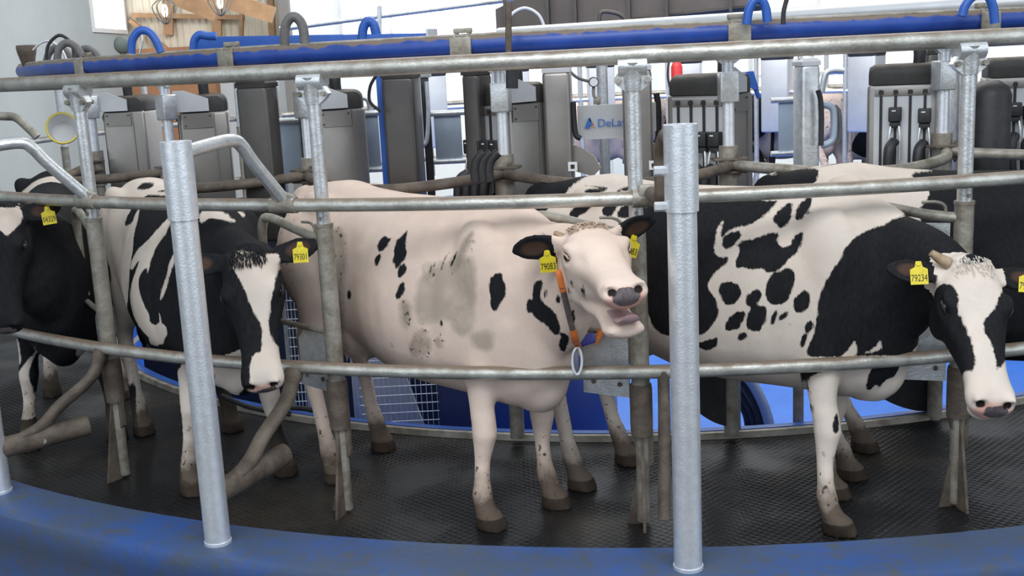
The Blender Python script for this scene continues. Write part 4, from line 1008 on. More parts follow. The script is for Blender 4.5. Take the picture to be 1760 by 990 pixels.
    mb.tube(spline([(-.78, 0, 1.33), (-.88, tailx*.3, 1.28), (-.925, tailx*.6, 1.10), (-.93, tailx, .85), (-.92, tailx, .62)], 6), [.034]*6+[.028]*19, 10)
    mb.tube(spline([(-.92, tailx, .66), (-.925, tailx, .55), (-.92, tailx, .44), (-.915, tailx, .36)], 5), [.026, .03, .034, .038, .042, .044, .044, .042, .038, .034, .03, .026, .02, .014, .008, .005][:16], 10)
    for s in (-1, 1):
        for x in (-.36, -.50): mb.tube([(x, s*.07, .60), (x, s*.07, .50)], [.018, .012], 8)
    me = bpy.data.meshes.new('raw'); me.from_pydata([tuple(q) for q in mb.v], [], mb.f)
    bm = bmesh.new(); bm.from_mesh(me); bmesh.ops.recalc_face_normals(bm, faces=bm.faces); bm.to_mesh(me); bm.free()
    o = bpy.data.objects.new('cow', me); COL.objects.link(o)
    md = o.modifiers.new('r', 'REMESH'); md.mode = 'VOXEL'; md.voxel_size = voxel; md.adaptivity = 0
    dg = bpy.context.evaluated_depsgraph_get(); me2 = bpy.data.meshes.new_from_object(o.evaluated_get(dg)); o.modifiers.clear(); o.data = me2; bpy.data.meshes.remove(me)
    me = me2; me.name = 'cow'
    n = len(me.vertices); V = np.empty(n*3, np.float64); me.vertices.foreach_get('co', V); V = V.reshape(-1, 3)
    Ed = np.empty(len(me.edges)*2, np.int64); me.edges.foreach_get('vertices', Ed); Ed = Ed.reshape(-1, 2)
    deg = np.bincount(Ed.ravel(), minlength=n).astype(float)
    Hn = np.array(Hs.inverted()); 
    def hspace(V): return V@Hn[:3, :3].T+Hn[:3, 3]
    Vh = hspace(V)
    head = (Vh[:, 0] > -.04) & (np.abs(Vh[:, 1]) < .36) & (Vh[:, 2] > -.24) & (Vh[:, 2] < .2)
    strength = np.where(head, .0, 1.0); leg_m = V[:, 2] < .48; strength[leg_m] = .0
    def smooth(V, w, it):
        for _ in range(it):
            S_ = np.zeros_like(V)
            for k in range(3): S_[:, k] = np.bincount(Ed[:, 0], V[Ed[:, 1], k], n)+np.bincount(Ed[:, 1], V[Ed[:, 0], k], n)
            V = V+(S_/deg[:, None]-V)*w[:, None]*.6
        return V
    V = smooth(V, np.ones(n), 3); 
    for _ in range(4): strength = np.clip(smooth(strength[:, None].repeat(3, 1), np.ones(n), 2)[:, 0], 0, 1)
    V = smooth(V, strength, int(14*(.011/voxel)**2))
    # sculpting: sockets, nostrils, mouth line, ribs and folds
    Vh = hspace(V)
    def push(c, r, d, sp='h'):
        nonlocal V, Vh
        P = Vh if sp == 'h' else V
        q = (P-np.array(c))/np.array(r); wgt = np.exp(-(q*q).sum(1))
        dd = np.array(Vector(d)) if sp == 'b' else np.array(Hs.to_3x3() @ Vector(d))
        V = V+wgt[:, None]*dd; Vh = hspace(V)
    for s in (-1, 1):
        push((.165, s*.118, .040), (.026, .03, .018), (0, -s*.014, -.002)); push((.150, s*.112, .070), (.035, .02, .012), (0, s*.008, .006)); push((.168, s*.12, .010), (.03, .02, .010), (0, s*.004, 0))
        push((.553, s*.046, .016), (.013, .020, .015), (-.026, 0, 0)); push((.545, s*.060, .034), (.02, .02, .012), (.004, s*.004, .006))
        push((.30, s*.09, -.035), (.08, .03, .03), (0, -s*.008, 0)); push((.25, s*.085, .05), (.06, .02, .02), (0, -s*.006, -.003))
        push((-.28, s*.30, 1.10), (.13, .15, .13), (0, -s*.035, 0), 'b'); push((-.66, s*.2, 1.30), (.10, .1, .05), (0, -s*.02, -.008), 'b')
        for k in range(6): push((.30-.085*k, s*.33, .85), (.018, .12, .25), (0, s*.0012, 0), 'b')
        push((.70, s*.20, 1.05), (.035, .1, .22), (0, -s*.012, 0), 'b'); push((.33, s*.3, 1.0), (.04, .12, .26), (0, -s*.012, 0), 'b')
    if not open_mouth:
        q = (Vh[:, 0] > .36) & (Vh[:, 0] < .575)
        wz = np.exp(-((Vh[:, 2]+.060+.01*np.abs(Vh[:, 1])/.08)/.006)**2)*q*np.clip((Vh[:, 0]-.36)/.05, 0, 1)
        ctr = np.array(Hs @ Vector((.46, 0, -.06))); V = V-(V-ctr)/np.linalg.norm(V-ctr, axis=1)[:, None]*wz[:, None]*.008
    # wrinkles on the neck
    V = V.astype(np.float64); Vh = hspace(V)
    me.vertices.foreach_set('co', V.ravel()); me.update()
    # ---------- coat attributes
    rng_ = np.random.default_rng(3)
    A = {k: np.zeros(n) for k in ('coat', 'dirt', 'pink', 'nose', 'dark', 'brown', 'hoof', 'stain_shade')}
    f = np.full(n, .5 if base == 'white' else -.5)
    ax = math.radians(axis); D = np.array([math.sin(ax), -math.cos(ax), 0.]); Uu = np.array([math.cos(ax), math.sin(ax), 0.])
    PB = np.stack([V@Uu, V[:, 2]], 1); WB = V@D
    hd = np.array(Vector(haxis).normalized()); hu = nrm(np.cross(hd, [1, 0, 0])); hv = np.cross(hd, hu)
    PH = np.stack([Vh@hu, Vh@hv], 1); WH = Vh@hd
    hm = (Vh[:, 0] > -.06) & (np.abs(Vh[:, 1]) < .165) & (Vh[:, 2] > np.where(Vh[:, 0] < .10, -.10-.9*np.clip(Vh[:, 0]+.06, 0, 1), -.25)) & (Vh[:, 2] < .2)
    ear_m = np.zeros(n, bool)
    for (root, d_, W_, N_) in E:
        rel = Vh-np.array(root); t = rel@np.array(d_)
        ear_m |= (t > .045) & (t < .24) & (np.abs(rel@np.array(W_)) < .08) & (np.abs(rel@np.array(N_)) < .06)
    bodyish = ~hm & ~ear_m
    # far flank: large irregular patches of the same breed pattern
    if base != 'plain':
        def lump(P, sc, ph):
            return (np.sin(P[:, 0]*sc+ph)+np.sin(P[:, 2]*sc*1.2+ph*2+1.3*np.sin(P[:, 0]*sc*.7))+np.sin(P[:, 1]*sc*.8+ph))/3
        g_ = lump(V, 6.5, len(label)*.7)
        far = (WB < -.12) & bodyish
        f = np.where(far, np.clip((g_-(-.1 if base == 'black' else .25 if not collar else -2))*-.12 if not collar else f, -.5, .5), f)
    for kind, op, poly, w0, w1 in patches:
        P, W = (PH, WH) if kind == 'h' else (PB, WB)
        msk = (W > w0) & (W < w1) & (hm if kind == 'h' else bodyish)
        sd = poly_sdf(P, smooth_poly(poly))
        if op == 'black': f = np.where(msk, np.minimum(f, sd), f)
        elif op == 'white': f = np.where(msk, np.maximum(f, -sd), f)
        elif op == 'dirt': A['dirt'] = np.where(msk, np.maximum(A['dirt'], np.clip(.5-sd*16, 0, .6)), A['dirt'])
        elif op == 'stain_shade': A['stain_shade'] = np.where(msk, np.maximum(A['stain_shade'], np.clip(.62-sd*11, 0, .62)), A['stain_shade'])
        elif op == 'pink': A['pink'] = np.where(msk, np.maximum(A['pink'], np.clip(.5-sd*40, 0, 1)), A['pink'])
        elif op == 'nose': A['nose'] = np.where(msk, np.maximum(A['nose'], np.clip(.5-sd*60, 0, 1)), A['nose'])
    f = np.where(ear_m, -.2, f) if tags is not None else f
    if neckblack: f = np.where(~ear_m & (V[:, 0] > .75) & (Vh[:, 0] < .10) & (Vh[:, 2] < -.05) & (V[:, 2] > .7), -.1, f)
    A['coat'] = f
    legd = np.clip((.36-V[:, 2])/.36, 0, 1)
    A['dirt'] = np.maximum(A['dirt'], .10+1.25*legd**1.3)
    A['dirt'] = np.where((V[:, 2] > .40) & (A['dirt'] < .12), .02, A['dirt'])
    A['dirt'] = np.maximum(A['dirt'], np.clip((-.45-V[:, 0])*1.1, 0, .42)*(V[:, 2] < 1.25))
    A['hoof'] = np.clip((.062-V[:, 2])/.02, 0, 1)
    if pinkmuz:
        d = np.sqrt(((Vh[:, 0]-.555)/.085)**2+(Vh[:, 1]/.085)**2+((Vh[:, 2]+.02)/.06)**2)
        A['pink'] = np.maximum(A['pink'], np.clip((1.05-d)*2.2, 0, 1)*pinkmuz*hm)
    if nosepad:
        for (c, r) in nosepad:
            d = np.sqrt((((Vh-np.array(c))/np.array(r))**2).sum(1)); A['nose'] = np.maximum(A['nose'], np.clip((1.3-d)*1.6, 0, 1)*hm)
    for s in (-1, 1):
        d = np.sqrt(((Vh[:, 0]-.548)/.016)**2+((Vh[:, 1]-s*.046)/.017)**2+((Vh[:, 2]-.016)/.014)**2); A['dark'] = np.maximum(A['dark'], np.clip((1.25-d)*2, 0, 1)*hm)
        d = np.sqrt(((Vh[:, 0]-.165)/.034)**2+((Vh[:, 1]-s*.118)/.03)**2+((Vh[:, 2]-.040)/.024)**2)
        if base == 'white' and collar: A['pink'] = np.maximum(A['pink'], np.clip((1.25-d)*1.2, 0, .7)*hm)
        A['dark'] = np.maximum(A['dark'], np.clip((.62-d)*3, 0, 1)*hm)
    k = np.where(ear_m)[0]
    for (root, d_, W_, N_) in E:
        rel = Vh[k]-np.array(root); t = rel@np.array(d_); wv = rel@np.array(W_); nv = rel@np.array(N_)
        A['brown'][k] = np.maximum(A['brown'][k], np.clip(1.2-((t-.12)/.06)**2-(wv/.035)**2, 0, 1)*(nv > -.018))
    for nm, arr in A.items():
        at_ = me.attributes.new(nm, 'FLOAT', 'POINT'); at_.data.foreach_set('value', arr.astype(np.float32))
    me.polygons.foreach_set('use_smooth', [True]*len(me.polygons))
    me.materials.append(MT[coatm])
    o.location = (loc[0], loc[1], 0); o.rotation_euler = (0, 0, heading)
    INFO[label] = (o, Hs.copy(), D, Uu, hd, hu, hv)
    tag(o, label, 'cow', 'cows standing in the stalls')
    Wm = Matrix.Translation(Vector((loc[0], loc[1], 0))) @ Matrix.Rotation(heading, 4, 'Z'); HW = Wm @ Hs
    def hp(x, y, z): return HW @ Vector((x, y, z))
    # eyes
    for s in (-1, 1):
        m = MB().sphere((0, 0, 0), (.0200, .0165, .0175), 16, 10); c = Vector((.165, s*.1105*(.5+.5*fw_), .041))
        e = obj('eye', MB().add([HW @ (c+q) for q in m.v], m.f), 'eye', o)
        m = MB().sphere((0, 0, 0), (.006, .004, .006), 8, 6); c2 = Vector((.150, s*.1205, .044))
        obj('eye_white', MB().add([HW @ (c2+q) for q in m.v], m.f), 'eye_white', e)
        m = MB(); m.tube(spline([HW @ (c+Vector(q)) for q in ((-.026, s*.004, .002), (-.014, s*.013, .013), (.003, s*.015, .016), (.018, s*.010, .010), (.026, s*.003, -.002))], 5), .0036, 8)
        obj('eyelid', m, MT['lid_pink'] if collar else MT['lid_dark'], e)
    # ear tags
    for k, (s, txt) in enumerate(zip((-1, 1), tags)):
        if not txt: continue
        root, d_, W_, N_ = E[k]; num, off = txt[0], txt[1]
        c = root+d_*off[0]+W_*off[1]+N_*(.014+.0)
        c = HW @ c; fw = (HW.to_3x3() @ N_).normalized(); fv = (EYE-c).normalized(); fw = (fw*.5+Vector((fv.x, fv.y, 0))*.9).normalized()
        Zt = Vector((txt[2], 0, 1)).normalized(); Zt = (Zt-fw*Zt.dot(fw)).normalized(); Xt = Zt.cross(fw)*-1 if False else fw.cross(Zt)*-1
        if Xt.x < 0: Xt = -Xt
        c = c+fw*.012
        w_, h_ = .031, .033
        m = MB(); m.prism([(-w_, -h_-.012), (w_, -h_-.012), (w_, h_*.35), (w_*.45, h_*.6), (w_*.3, h_*1.25), (-w_*.3, h_*1.25), (-w_*.45, h_*.6), (-w_, h_*.35)], c, Xt, Zt, fw, .0025)
        tg = obj('ear_tag', m, 'yellow', o); tg['label'] = 'yellow ear tag numbered %s' % num
        v, ff = text_mesh(num, .029, .0004); m = MB(); m.add([c+Xt*p.x*.80+Zt*(p.y*1.25-.022)+fw*(.0018+p.z) for p in v], ff); obj('tag_number', m, 'ink', tg, smooth=False)
        m = MB(); m.tube([c+Zt*h_*.95-fw*.02, c+Zt*h_*.95+fw*.006], .008, 8); obj('tag_button', m, 'yellow', tg)
    for hpz in horns:
        a, b, c3, r = hpz; obj('horn', MB().tube(spline([hp(*a), hp(*b), hp(*c3)], 5), [r*(1-.045*i) for i in range(11)], 12), 'horn', o)
    return o, HW, Wm
MT['lid_pink'] = mat('pink_eyelid', (.50, .33, .27), .6); MT['lid_dark'] = mat('dark_eyelid', (.03, .028, .03), .5)
PATCHES = {}
PATCHES = {
 'C': [
  ('b','stain_shade',[(0.017,1.001),(0.054,1.059),(0.145,1.081),(0.206,1.114),(0.24,1.126),(0.236,0.987),(0.237,0.856),(0.172,0.815),(0.144,0.896),(0.064,0.854),(0.005,0.863)],0.19,0.74),
  ('b','stain_shade',[(0.231,0.821),(0.305,0.836),(0.29,0.775),(0.245,0.78)],0.34,0.78),
  ('b','stain_shade',[(-0.4,1.175),(-0.36,1.185),(-0.344,1.065),(-0.38,0.884),(-0.407,0.682),(-0.384,0.597),(-0.457,0.573),(-0.418,0.894)],-0.38,0.19),  # shade on the hind thigh, painted brown into the coat
  ('b','stain_shade',[(-0.053,0.928),(-0.037,0.897),(-0.051,0.826),(-0.062,0.859)],0.15,0.57),
  ('b','dirt',[(-0.051,0.725),(-0.021,0.804),(0.029,0.835),(0.059,0.776),(0.041,0.711),(-0.037,0.684)],0.14,0.62),
  ('b','dirt',[(0.064,0.785),(0.095,0.798),(0.099,0.746),(0.074,0.747)],0.23,0.65),
  ('b','dirt',[(0.257,1.239),(0.239,1.204),(0.22,1.147),(0.178,1.069),(0.149,1.074),(0.181,1.125),(0.21,1.193),(0.236,1.226)],0.25,0.72),
  ('b','dirt',[(0.016,1.089),(0.077,1.107),(0.083,1.036),(0.04,1.034)],0.16,0.61),
  ('b','dirt',[(-0.4,1.175),(-0.36,1.185),(-0.344,1.065),(-0.38,0.884),(-0.407,0.682),(-0.384,0.597),(-0.457,0.573),(-0.418,0.894)],-0.38,0.19),  # the same thigh shade painted a second time, darker
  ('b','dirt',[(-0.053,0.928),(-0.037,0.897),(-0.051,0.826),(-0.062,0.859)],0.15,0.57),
  ('b','dirt',[(-0.133,0.737),(-0.125,0.73),(-0.127,0.709),(-0.138,0.717)],0.06,0.47),
  ('b','black',[(-0.131,1.189),(-0.124,1.176),(-0.104,1.179),(-0.129,1.143),(-0.16,1.115),(-0.177,1.138),(-0.163,1.169)],-0.05,0.4),
  ('b','black',[(-0.16,1.112),(-0.153,1.103),(-0.165,1.071),(-0.183,1.058),(-0.189,1.079),(-0.177,1.104)],-0.02,0.41),
  ('b','black',[(-0.027,1.218),(-0.038,1.183),(-0.043,1.153),(-0.035,1.126),(-0.044,1.102),(-0.069,1.08),(-0.076,1.062),(-0.091,1.064),(-0.088,1.082),(-0.106,1.086),(-0.094,1.113),(-0.095,1.136),(-0.084,1.172),(-0.059,1.191)],0.02,0.5),
  ('b','black',[(-0.042,1.087),(-0.036,1.068),(-0.049,1.043),(-0.071,1.026),(-0.083,1.033),(-0.074,1.068),(-0.06,1.083)],0.09,0.53),
  ('b','black',[(-0.047,1.011),(-0.048,0.982),(-0.066,0.951),(-0.085,0.932),(-0.096,0.949),(-0.087,0.969),(-0.075,0.999),(-0.06,1.013)],0.11,0.55),
  ('b','black',[(-0.323,0.938),(-0.311,0.928),(-0.316,0.904),(-0.328,0.89),(-0.338,0.901),(-0.334,0.927)],-0.15,0.28),
  ('b','black',[(0.095,0.867),(0.108,0.87),(0.109,0.847),(0.098,0.837)],0.25,0.66),
  ('b','black',[(0.192,1.166),(0.172,1.116),(0.149,1.082),(0.159,1.114)],0.25,0.67),
  ('b','black',[(0.156,1.152),(0.129,1.111),(0.11,1.063),(0.121,1.11)],0.22,0.63),
  ('b','black',[(0.082,1.107),(0.071,1.067),(0.057,1.043),(0.068,1.083)],0.19,0.6),
  ('b','black',[(0.349,1.078),(0.365,1.076),(0.367,1.048),(0.378,1.021),(0.372,0.985),(0.351,0.961),(0.342,0.933),(0.325,0.924),(0.31,0.935),(0.312,0.976),(0.308,1.016),(0.316,1.061),(0.333,1.072)],0.38,0.8),
  ('b','black',[(0.533,1.238),(0.542,1.226),(0.529,1.197),(0.518,1.199),(0.522,1.222)],0.6,1.02),
  ('b','black',[(0.557,1.214),(0.556,1.185),(0.54,1.189),(0.536,1.205)],0.6,1.02),
  ('b','black',[(0.573,1.216),(0.578,1.198),(0.571,1.182),(0.567,1.201)],0.61,1.03),
  ('b','black',[(0.489,1.06),(0.522,1.067),(0.515,1.034),(0.507,1.009),(0.515,0.978),(0.541,0.962),(0.559,0.943),(0.577,0.902),(0.58,0.858),(0.56,0.842),(0.545,0.854),(0.531,0.879),(0.507,0.897),(0.486,0.906),(0.475,0.929),(0.457,0.923),(0.452,0.959),(0.462,0.984),(0.478,0.983),(0.483,1.02)],0.45,0.95),
  ('b','black',[(0.529,1.041),(0.535,1.022),(0.527,0.992),(0.522,1.012)],0.52,0.94),
  ('b','black',[(0.518,0.919),(0.532,0.918),(0.531,0.892),(0.522,0.884),(0.516,0.898)],0.5,0.92),
  ('b','black',[(0.576,0.862),(0.61,0.849),(0.614,0.825),(0.603,0.778),(0.595,0.758),(0.575,0.774),(0.572,0.805),(0.582,0.83)],0.45,0.93),
  ('b','black',[(0.576,1.025),(0.585,1.013),(0.578,0.987),(0.567,0.982),(0.564,1.0)],0.56,0.98),
  ('h','black',[(-0.093,-0.25),(-0.092,-0.266),(-0.1,-0.258),(-0.107,-0.236),(-0.105,-0.233)],-0.06,0.23),
  ('b','black',[(0.654,1.105),(0.661,1.091),(0.659,1.071),(0.65,1.069),(0.645,1.088)],0.82,1.27),
  ('h','black',[(-0.14,-0.153),(-0.134,-0.181),(-0.137,-0.093),(-0.145,-0.082)],-0.24,0.14),
  ('b','black',[(0.61,1.053),(0.619,1.056),(0.626,0.992),(0.614,1.0)],0.6,1.16),
  ('h','black',[(-0.181,-0.51),(-0.183,-0.545),(-0.207,-0.629),(-0.211,-0.61),(-0.193,-0.539)],0.21,0.52),
  ('b','black',[(0.63,0.965),(0.638,0.946),(0.634,0.898),(0.624,0.907),(0.624,0.946)],0.55,0.99),
  ('h','black',[(-0.119,-0.175),(-0.115,-0.188),(-0.123,-0.178),(-0.125,-0.166)],-0.07,0.21),
  ('b','black',[(0.614,1.114),(0.621,1.113),(0.619,1.089),(0.614,1.091)],0.76,1.2),
 ],
 'B': [
  ('b','white',[(-0.347,1.405),(-0.24,1.388),(-0.15,1.359),(-0.116,1.33),(0.289,1.386),(0.144,1.336),(-0.038,1.331),(-0.367,1.312),(-0.391,1.318),(-0.361,1.341),(-0.382,1.386)],-0.6,0.23),
  ('b','white',[(-0.417,1.251),(-0.381,1.248),(-0.353,1.193),(-0.31,1.169),(-0.235,1.197),(-0.223,1.246),(-0.202,1.269),(-0.187,1.217),(-0.194,1.158),(-0.181,1.092),(-0.199,0.999),(-0.213,0.921),(-0.251,0.829),(-0.4,0.652),(-0.458,0.675),(-0.454,0.902),(-0.508,1.074),(-0.501,1.226)],-0.56,0.42),
  ('b','white',[(0.073,1.278),(0.129,1.263),(0.017,1.163),(-0.031,1.089),(-0.057,1.007),(-0.061,1.043),(-0.11,1.0),(-0.128,0.942),(-0.094,0.864),(-0.069,0.819),(-0.07,0.78),(-0.026,0.769),(0.0,0.794),(0.004,0.852),(0.023,0.75),(-0.006,0.675),(-0.085,0.683),(-0.168,0.722),(-0.208,0.783),(-0.214,0.863),(-0.193,0.926),(-0.136,1.021),(-0.114,1.07),(-0.18,1.003),(-0.199,1.008),(-0.154,1.096),(-0.066,1.154),(0.004,1.22)],0.01,0.74),
  ('b','white',[(0.156,1.152),(0.148,1.112),(0.103,1.035),(0.062,0.954),(0.016,0.892),(0.029,0.949),(0.08,1.03),(0.112,1.1)],0.3,0.82),
  ('b','white',[(0.249,1.304),(0.312,1.316),(0.377,1.3),(0.436,1.254),(0.377,1.275),(0.309,1.283),(0.261,1.254)],0.32,0.82),
  ('b','black',[(-0.28,1.339),(-0.261,1.367),(-0.208,1.369),(-0.175,1.354),(-0.213,1.341)],-0.5,-0.01),
  ('b','white',[(0.051,0.543),(0.128,0.635),(0.159,0.651),(0.129,0.074),(0.128,0.058),(0.047,0.075),(0.067,0.242),(0.082,0.349),(0.071,0.47)],0.37,0.83),
  ('b','white',[(0.265,0.656),(0.54,0.754),(0.562,0.694),(0.377,0.479),(0.069,0.174),(0.279,0.55)],-0.56,1.35),
  ('b','white',[(0.552,0.715),(0.632,0.73),(0.491,0.336),(0.425,0.265),(0.371,0.361)],0.17,1.34),
  ('b','white',[(-0.463,0.443),(-0.162,0.58),(-0.363,0.04),(-0.437,0.048),(-0.442,0.218)],-0.63,-0.09),
  ('b','white',[(-0.005,0.808),(0.055,0.768),(-0.027,0.667),(-0.145,0.641)],0.04,0.73),
  ('h','white',[(-0.05,0.001),(-0.014,0.012),(0.006,0.0),(0.041,-0.012),(0.061,-0.029),(0.084,-0.01),(0.13,-0.007),(0.127,-0.047),(0.114,-0.081),(0.101,-0.158),(0.083,-0.196),(0.073,-0.234),(0.056,-0.298),(0.056,-0.339),(0.065,-0.38),(0.097,-0.411),(0.111,-0.473),(0.097,-0.58),(0.034,-0.587),(-0.045,-0.559),(-0.039,-0.467),(-0.022,-0.42),(0.016,-0.413),(0.019,-0.385),(0.031,-0.313),(0.007,-0.261),(-0.01,-0.21),(-0.019,-0.152),(-0.046,-0.089),(-0.061,-0.06)],-0.12,0.23),
 ],
 'D': [
  ('b','black',[(-0.317,1.287),(0.232,1.302),(0.192,1.262),(0.153,1.235),(0.105,1.206),(0.044,1.192),(0.016,1.178),(-0.007,1.152),(-0.011,1.169),(0.012,1.226),(-0.021,1.19),(-0.031,1.147),(-0.042,1.102),(-0.025,1.076),(0.01,1.086),(0.004,1.059),(-0.033,1.03),(-0.058,1.004),(-0.077,0.968),(-0.061,0.932),(-0.042,0.907),(-0.034,0.862),(-0.054,0.811),(-0.079,0.771),(-0.111,0.748),(-0.154,0.758),(-0.197,0.741),(-0.241,0.731),(-0.286,0.77),(-0.304,0.848),(-0.305,0.972),(-0.33,1.111)],-0.22,0.52),
  ('b','black',[(0.625,1.225),(0.668,1.234),(0.722,1.248),(0.778,1.244),(0.858,1.169),(0.904,1.098),(0.765,1.0),(0.698,0.947),(0.698,0.854),(0.706,0.773),(0.716,0.675),(0.608,0.691),(0.504,0.694),(0.471,0.689),(0.429,0.69),(0.348,0.694),(0.288,0.687),(0.294,0.735),(0.317,0.783),(0.324,0.856),(0.333,0.927),(0.35,0.981),(0.381,1.044),(0.413,1.088),(0.422,1.122),(0.47,1.166),(0.537,1.19),(0.597,1.209)],0.23,1.02),
  ('b','black',[(0.329,1.308),(0.35,1.306),(0.328,1.266),(0.282,1.225),(0.268,1.232),(0.285,1.272)],0.09,0.55),
  ('b','black',[(0.26,1.288),(0.275,1.284),(0.25,1.215),(0.214,1.19),(0.193,1.214),(0.188,1.231),(0.228,1.267)],0.08,0.53),
  ('b','black',[(0.288,1.184),(0.286,1.152),(0.26,1.099),(0.231,1.081),(0.209,1.047),(0.168,1.023),(0.142,1.028),(0.134,1.046),(0.1,1.037),(0.059,1.045),(0.035,1.039),(0.033,1.069),(0.057,1.112),(0.043,1.129),(0.065,1.146),(0.102,1.151),(0.128,1.16),(0.163,1.173),(0.189,1.179),(0.208,1.169),(0.193,1.148),(0.207,1.123),(0.239,1.128),(0.259,1.166),(0.278,1.18)],0.1,0.6),
  ('b','black',[(0.066,1.183),(0.062,1.159),(0.025,1.12),(-0.0,1.11),(-0.011,1.127),(-0.004,1.157),(0.032,1.178)],0.06,0.49),
  ('b','black',[(-0.035,0.957),(-0.026,0.979),(-0.001,0.989),(0.047,0.974),(0.05,0.939),(0.025,0.897),(-0.008,0.89),(-0.028,0.916)],0.12,0.56),
  ('b','black',[(0.241,1.043),(0.251,1.013),(0.241,0.961),(0.22,0.916),(0.187,0.896),(0.147,0.904),(0.139,0.94),(0.145,0.984),(0.168,1.023),(0.2,1.033),(0.216,1.047)],0.18,0.62),
  ('b','black',[(0.117,0.963),(0.125,0.931),(0.103,0.896),(0.129,0.895),(0.146,0.886),(0.137,0.822),(0.111,0.785),(0.094,0.789),(0.065,0.802),(0.065,0.849),(0.086,0.886),(0.066,0.895),(0.064,0.931),(0.088,0.954)],0.17,0.59),
  ('b','black',[(0.286,0.961),(0.302,0.948),(0.301,0.899),(0.273,0.867),(0.252,0.867),(0.24,0.889),(0.244,0.925),(0.265,0.943)],0.23,0.65),
  ('b','black',[(0.061,0.872),(0.061,0.839),(0.037,0.795),(0.004,0.783),(-0.013,0.791),(-0.004,0.835),(0.028,0.865)],0.13,0.57),
  ('b','black',[(0.183,0.88),(0.183,0.851),(0.167,0.813),(0.154,0.813),(0.163,0.859)],0.2,0.61),
  ('b','black',[(0.227,0.878),(0.219,0.853),(0.195,0.833),(0.183,0.842),(0.199,0.865)],0.21,0.63),
  ('b','black',[(0.065,0.785),(0.068,0.759),(0.05,0.741),(0.033,0.751),(0.041,0.777)],0.15,0.57),
  ('b','black',[(-0.037,0.75),(-0.04,0.714),(-0.067,0.685),(-0.1,0.69),(-0.118,0.714),(-0.086,0.73),(-0.061,0.743)],0.05,0.51),
  ('b','black',[(0.31,0.842),(0.313,0.81),(0.298,0.781),(0.284,0.785),(0.281,0.822)],0.24,0.66),
  ('b','black',[(0.29,0.785),(0.294,0.758),(0.276,0.718),(0.265,0.732),(0.27,0.77)],0.23,0.64),
  ('b','black',[(0.226,0.827),(0.236,0.818),(0.228,0.809)],0.23,0.63),
  ('b','white',[(0.467,0.765),(0.481,0.718),(0.471,0.684),(0.42,0.686),(0.452,0.727)],0.27,0.69),
  ('b','white',[(0.567,0.762),(0.572,0.717),(0.52,0.704),(0.503,0.704),(0.544,0.727)],0.29,0.71),
  ('b','black',[(0.531,0.558),(0.532,0.613),(0.544,0.641),(0.659,0.647),(0.654,0.612),(0.637,0.585),(0.606,0.577),(0.588,0.534),(0.572,0.561),(0.553,0.53),(0.536,0.538)],0.22,0.68),
  ('b','black',[(0.288,0.512),(0.296,0.497),(0.305,0.493),(0.31,0.489),(0.307,0.459),(0.288,0.454),(0.283,0.478)],0.27,0.67),
  ('b','black',[(0.272,0.628),(0.325,0.655),(0.352,0.641),(0.3,0.609),(0.295,0.572),(0.306,0.531),(0.285,0.577)],0.13,0.68),
  ('b','black',[(0.393,0.467),(0.406,0.449),(0.398,0.395),(0.375,0.395),(0.372,0.428),(0.386,0.455)],0.29,0.73),
  ('b','black',[(-0.543,1.329),(-0.525,1.345),(-0.43,1.342),(-0.446,1.326),(-0.501,1.327)],-0.31,0.16),
  ('b','black',[(-0.407,1.32),(-0.366,1.338),(-0.34,1.342),(-0.343,1.326)],-0.29,0.13),
  ('b','black',[(-0.604,1.24),(-0.582,1.261),(-0.569,1.276),(-0.503,1.275),(-0.537,1.242),(-0.572,1.221),(-0.607,1.204)],-0.29,0.16),
  ('b','black',[(-0.46,1.271),(-0.396,1.273),(-0.416,1.241),(-0.438,1.221),(-0.463,1.23),(-0.466,1.25)],-0.24,0.19),
  ('b','black',[(-0.375,1.273),(-0.285,1.273),(-0.291,1.222),(-0.405,1.217),(-0.408,1.237)],-0.23,0.24),
  ('h','black',[(-0.144,-0.049),(-0.09,-0.085),(-0.076,-0.16),(-0.086,-0.186),(-0.066,-0.25),(-0.049,-0.317),(-0.044,-0.386),(-0.058,-0.437),(-0.073,-0.414),(-0.097,-0.416),(-0.114,-0.357),(-0.132,-0.322),(-0.176,-0.338),(-0.198,-0.278),(-0.114,-0.052),(-0.142,-0.016),(-0.143,-0.004)],-0.3,0.21),
  ('h','black',[(0.074,-0.129),(0.049,-0.192),(-0.003,-0.242),(-0.007,-0.285),(0.019,-0.325),(0.024,-0.39),(0.02,-0.437),(0.104,-0.328),(0.162,-0.2),(0.183,-0.096),(0.16,-0.024)],-0.08,0.21),
  ('h','black',[(-0.06,0.001),(0.095,0.111),(0.055,-0.002),(-0.034,-0.022)],-0.02,0.23),
 ],
 'A': [
  ('h','white',[(-0.023,0.02),(0.033,0.014),(0.077,0.011),(0.088,0.045),(0.122,-0.017),(0.099,-0.077),(0.074,-0.108),(0.061,-0.129),(0.028,-0.097),(-0.017,-0.064)],-0.06,0.23),
  ('b','white',[(0.003,0.462),(0.14,0.626),(-0.319,0.146),(0.042,0.167),(-0.018,0.151),(0.006,0.31)],-0.63,0.96),
  ('b','white',[(0.322,0.593),(0.32,0.524),(0.273,0.331),(0.324,0.059),(0.245,0.079),(0.277,0.423)],0.31,0.92),
  ('b','white',[(-0.081,0.588),(-0.028,0.605),(-0.034,0.449),(-0.072,0.479)],0.39,0.79),
  ('b','white',[(0.153,1.604),(0.097,1.613),(0.028,1.612),(0.289,1.631),(0.283,1.511),(0.212,1.538),(0.051,1.556),(-0.022,1.578),(-0.061,1.554),(0.153,1.594)],-0.18,1.11),
  ('b','white',[(0.127,1.447),(0.209,1.494),(0.007,1.319),(0.144,1.423)],-0.64,-0.24),
 ],
 'E': [
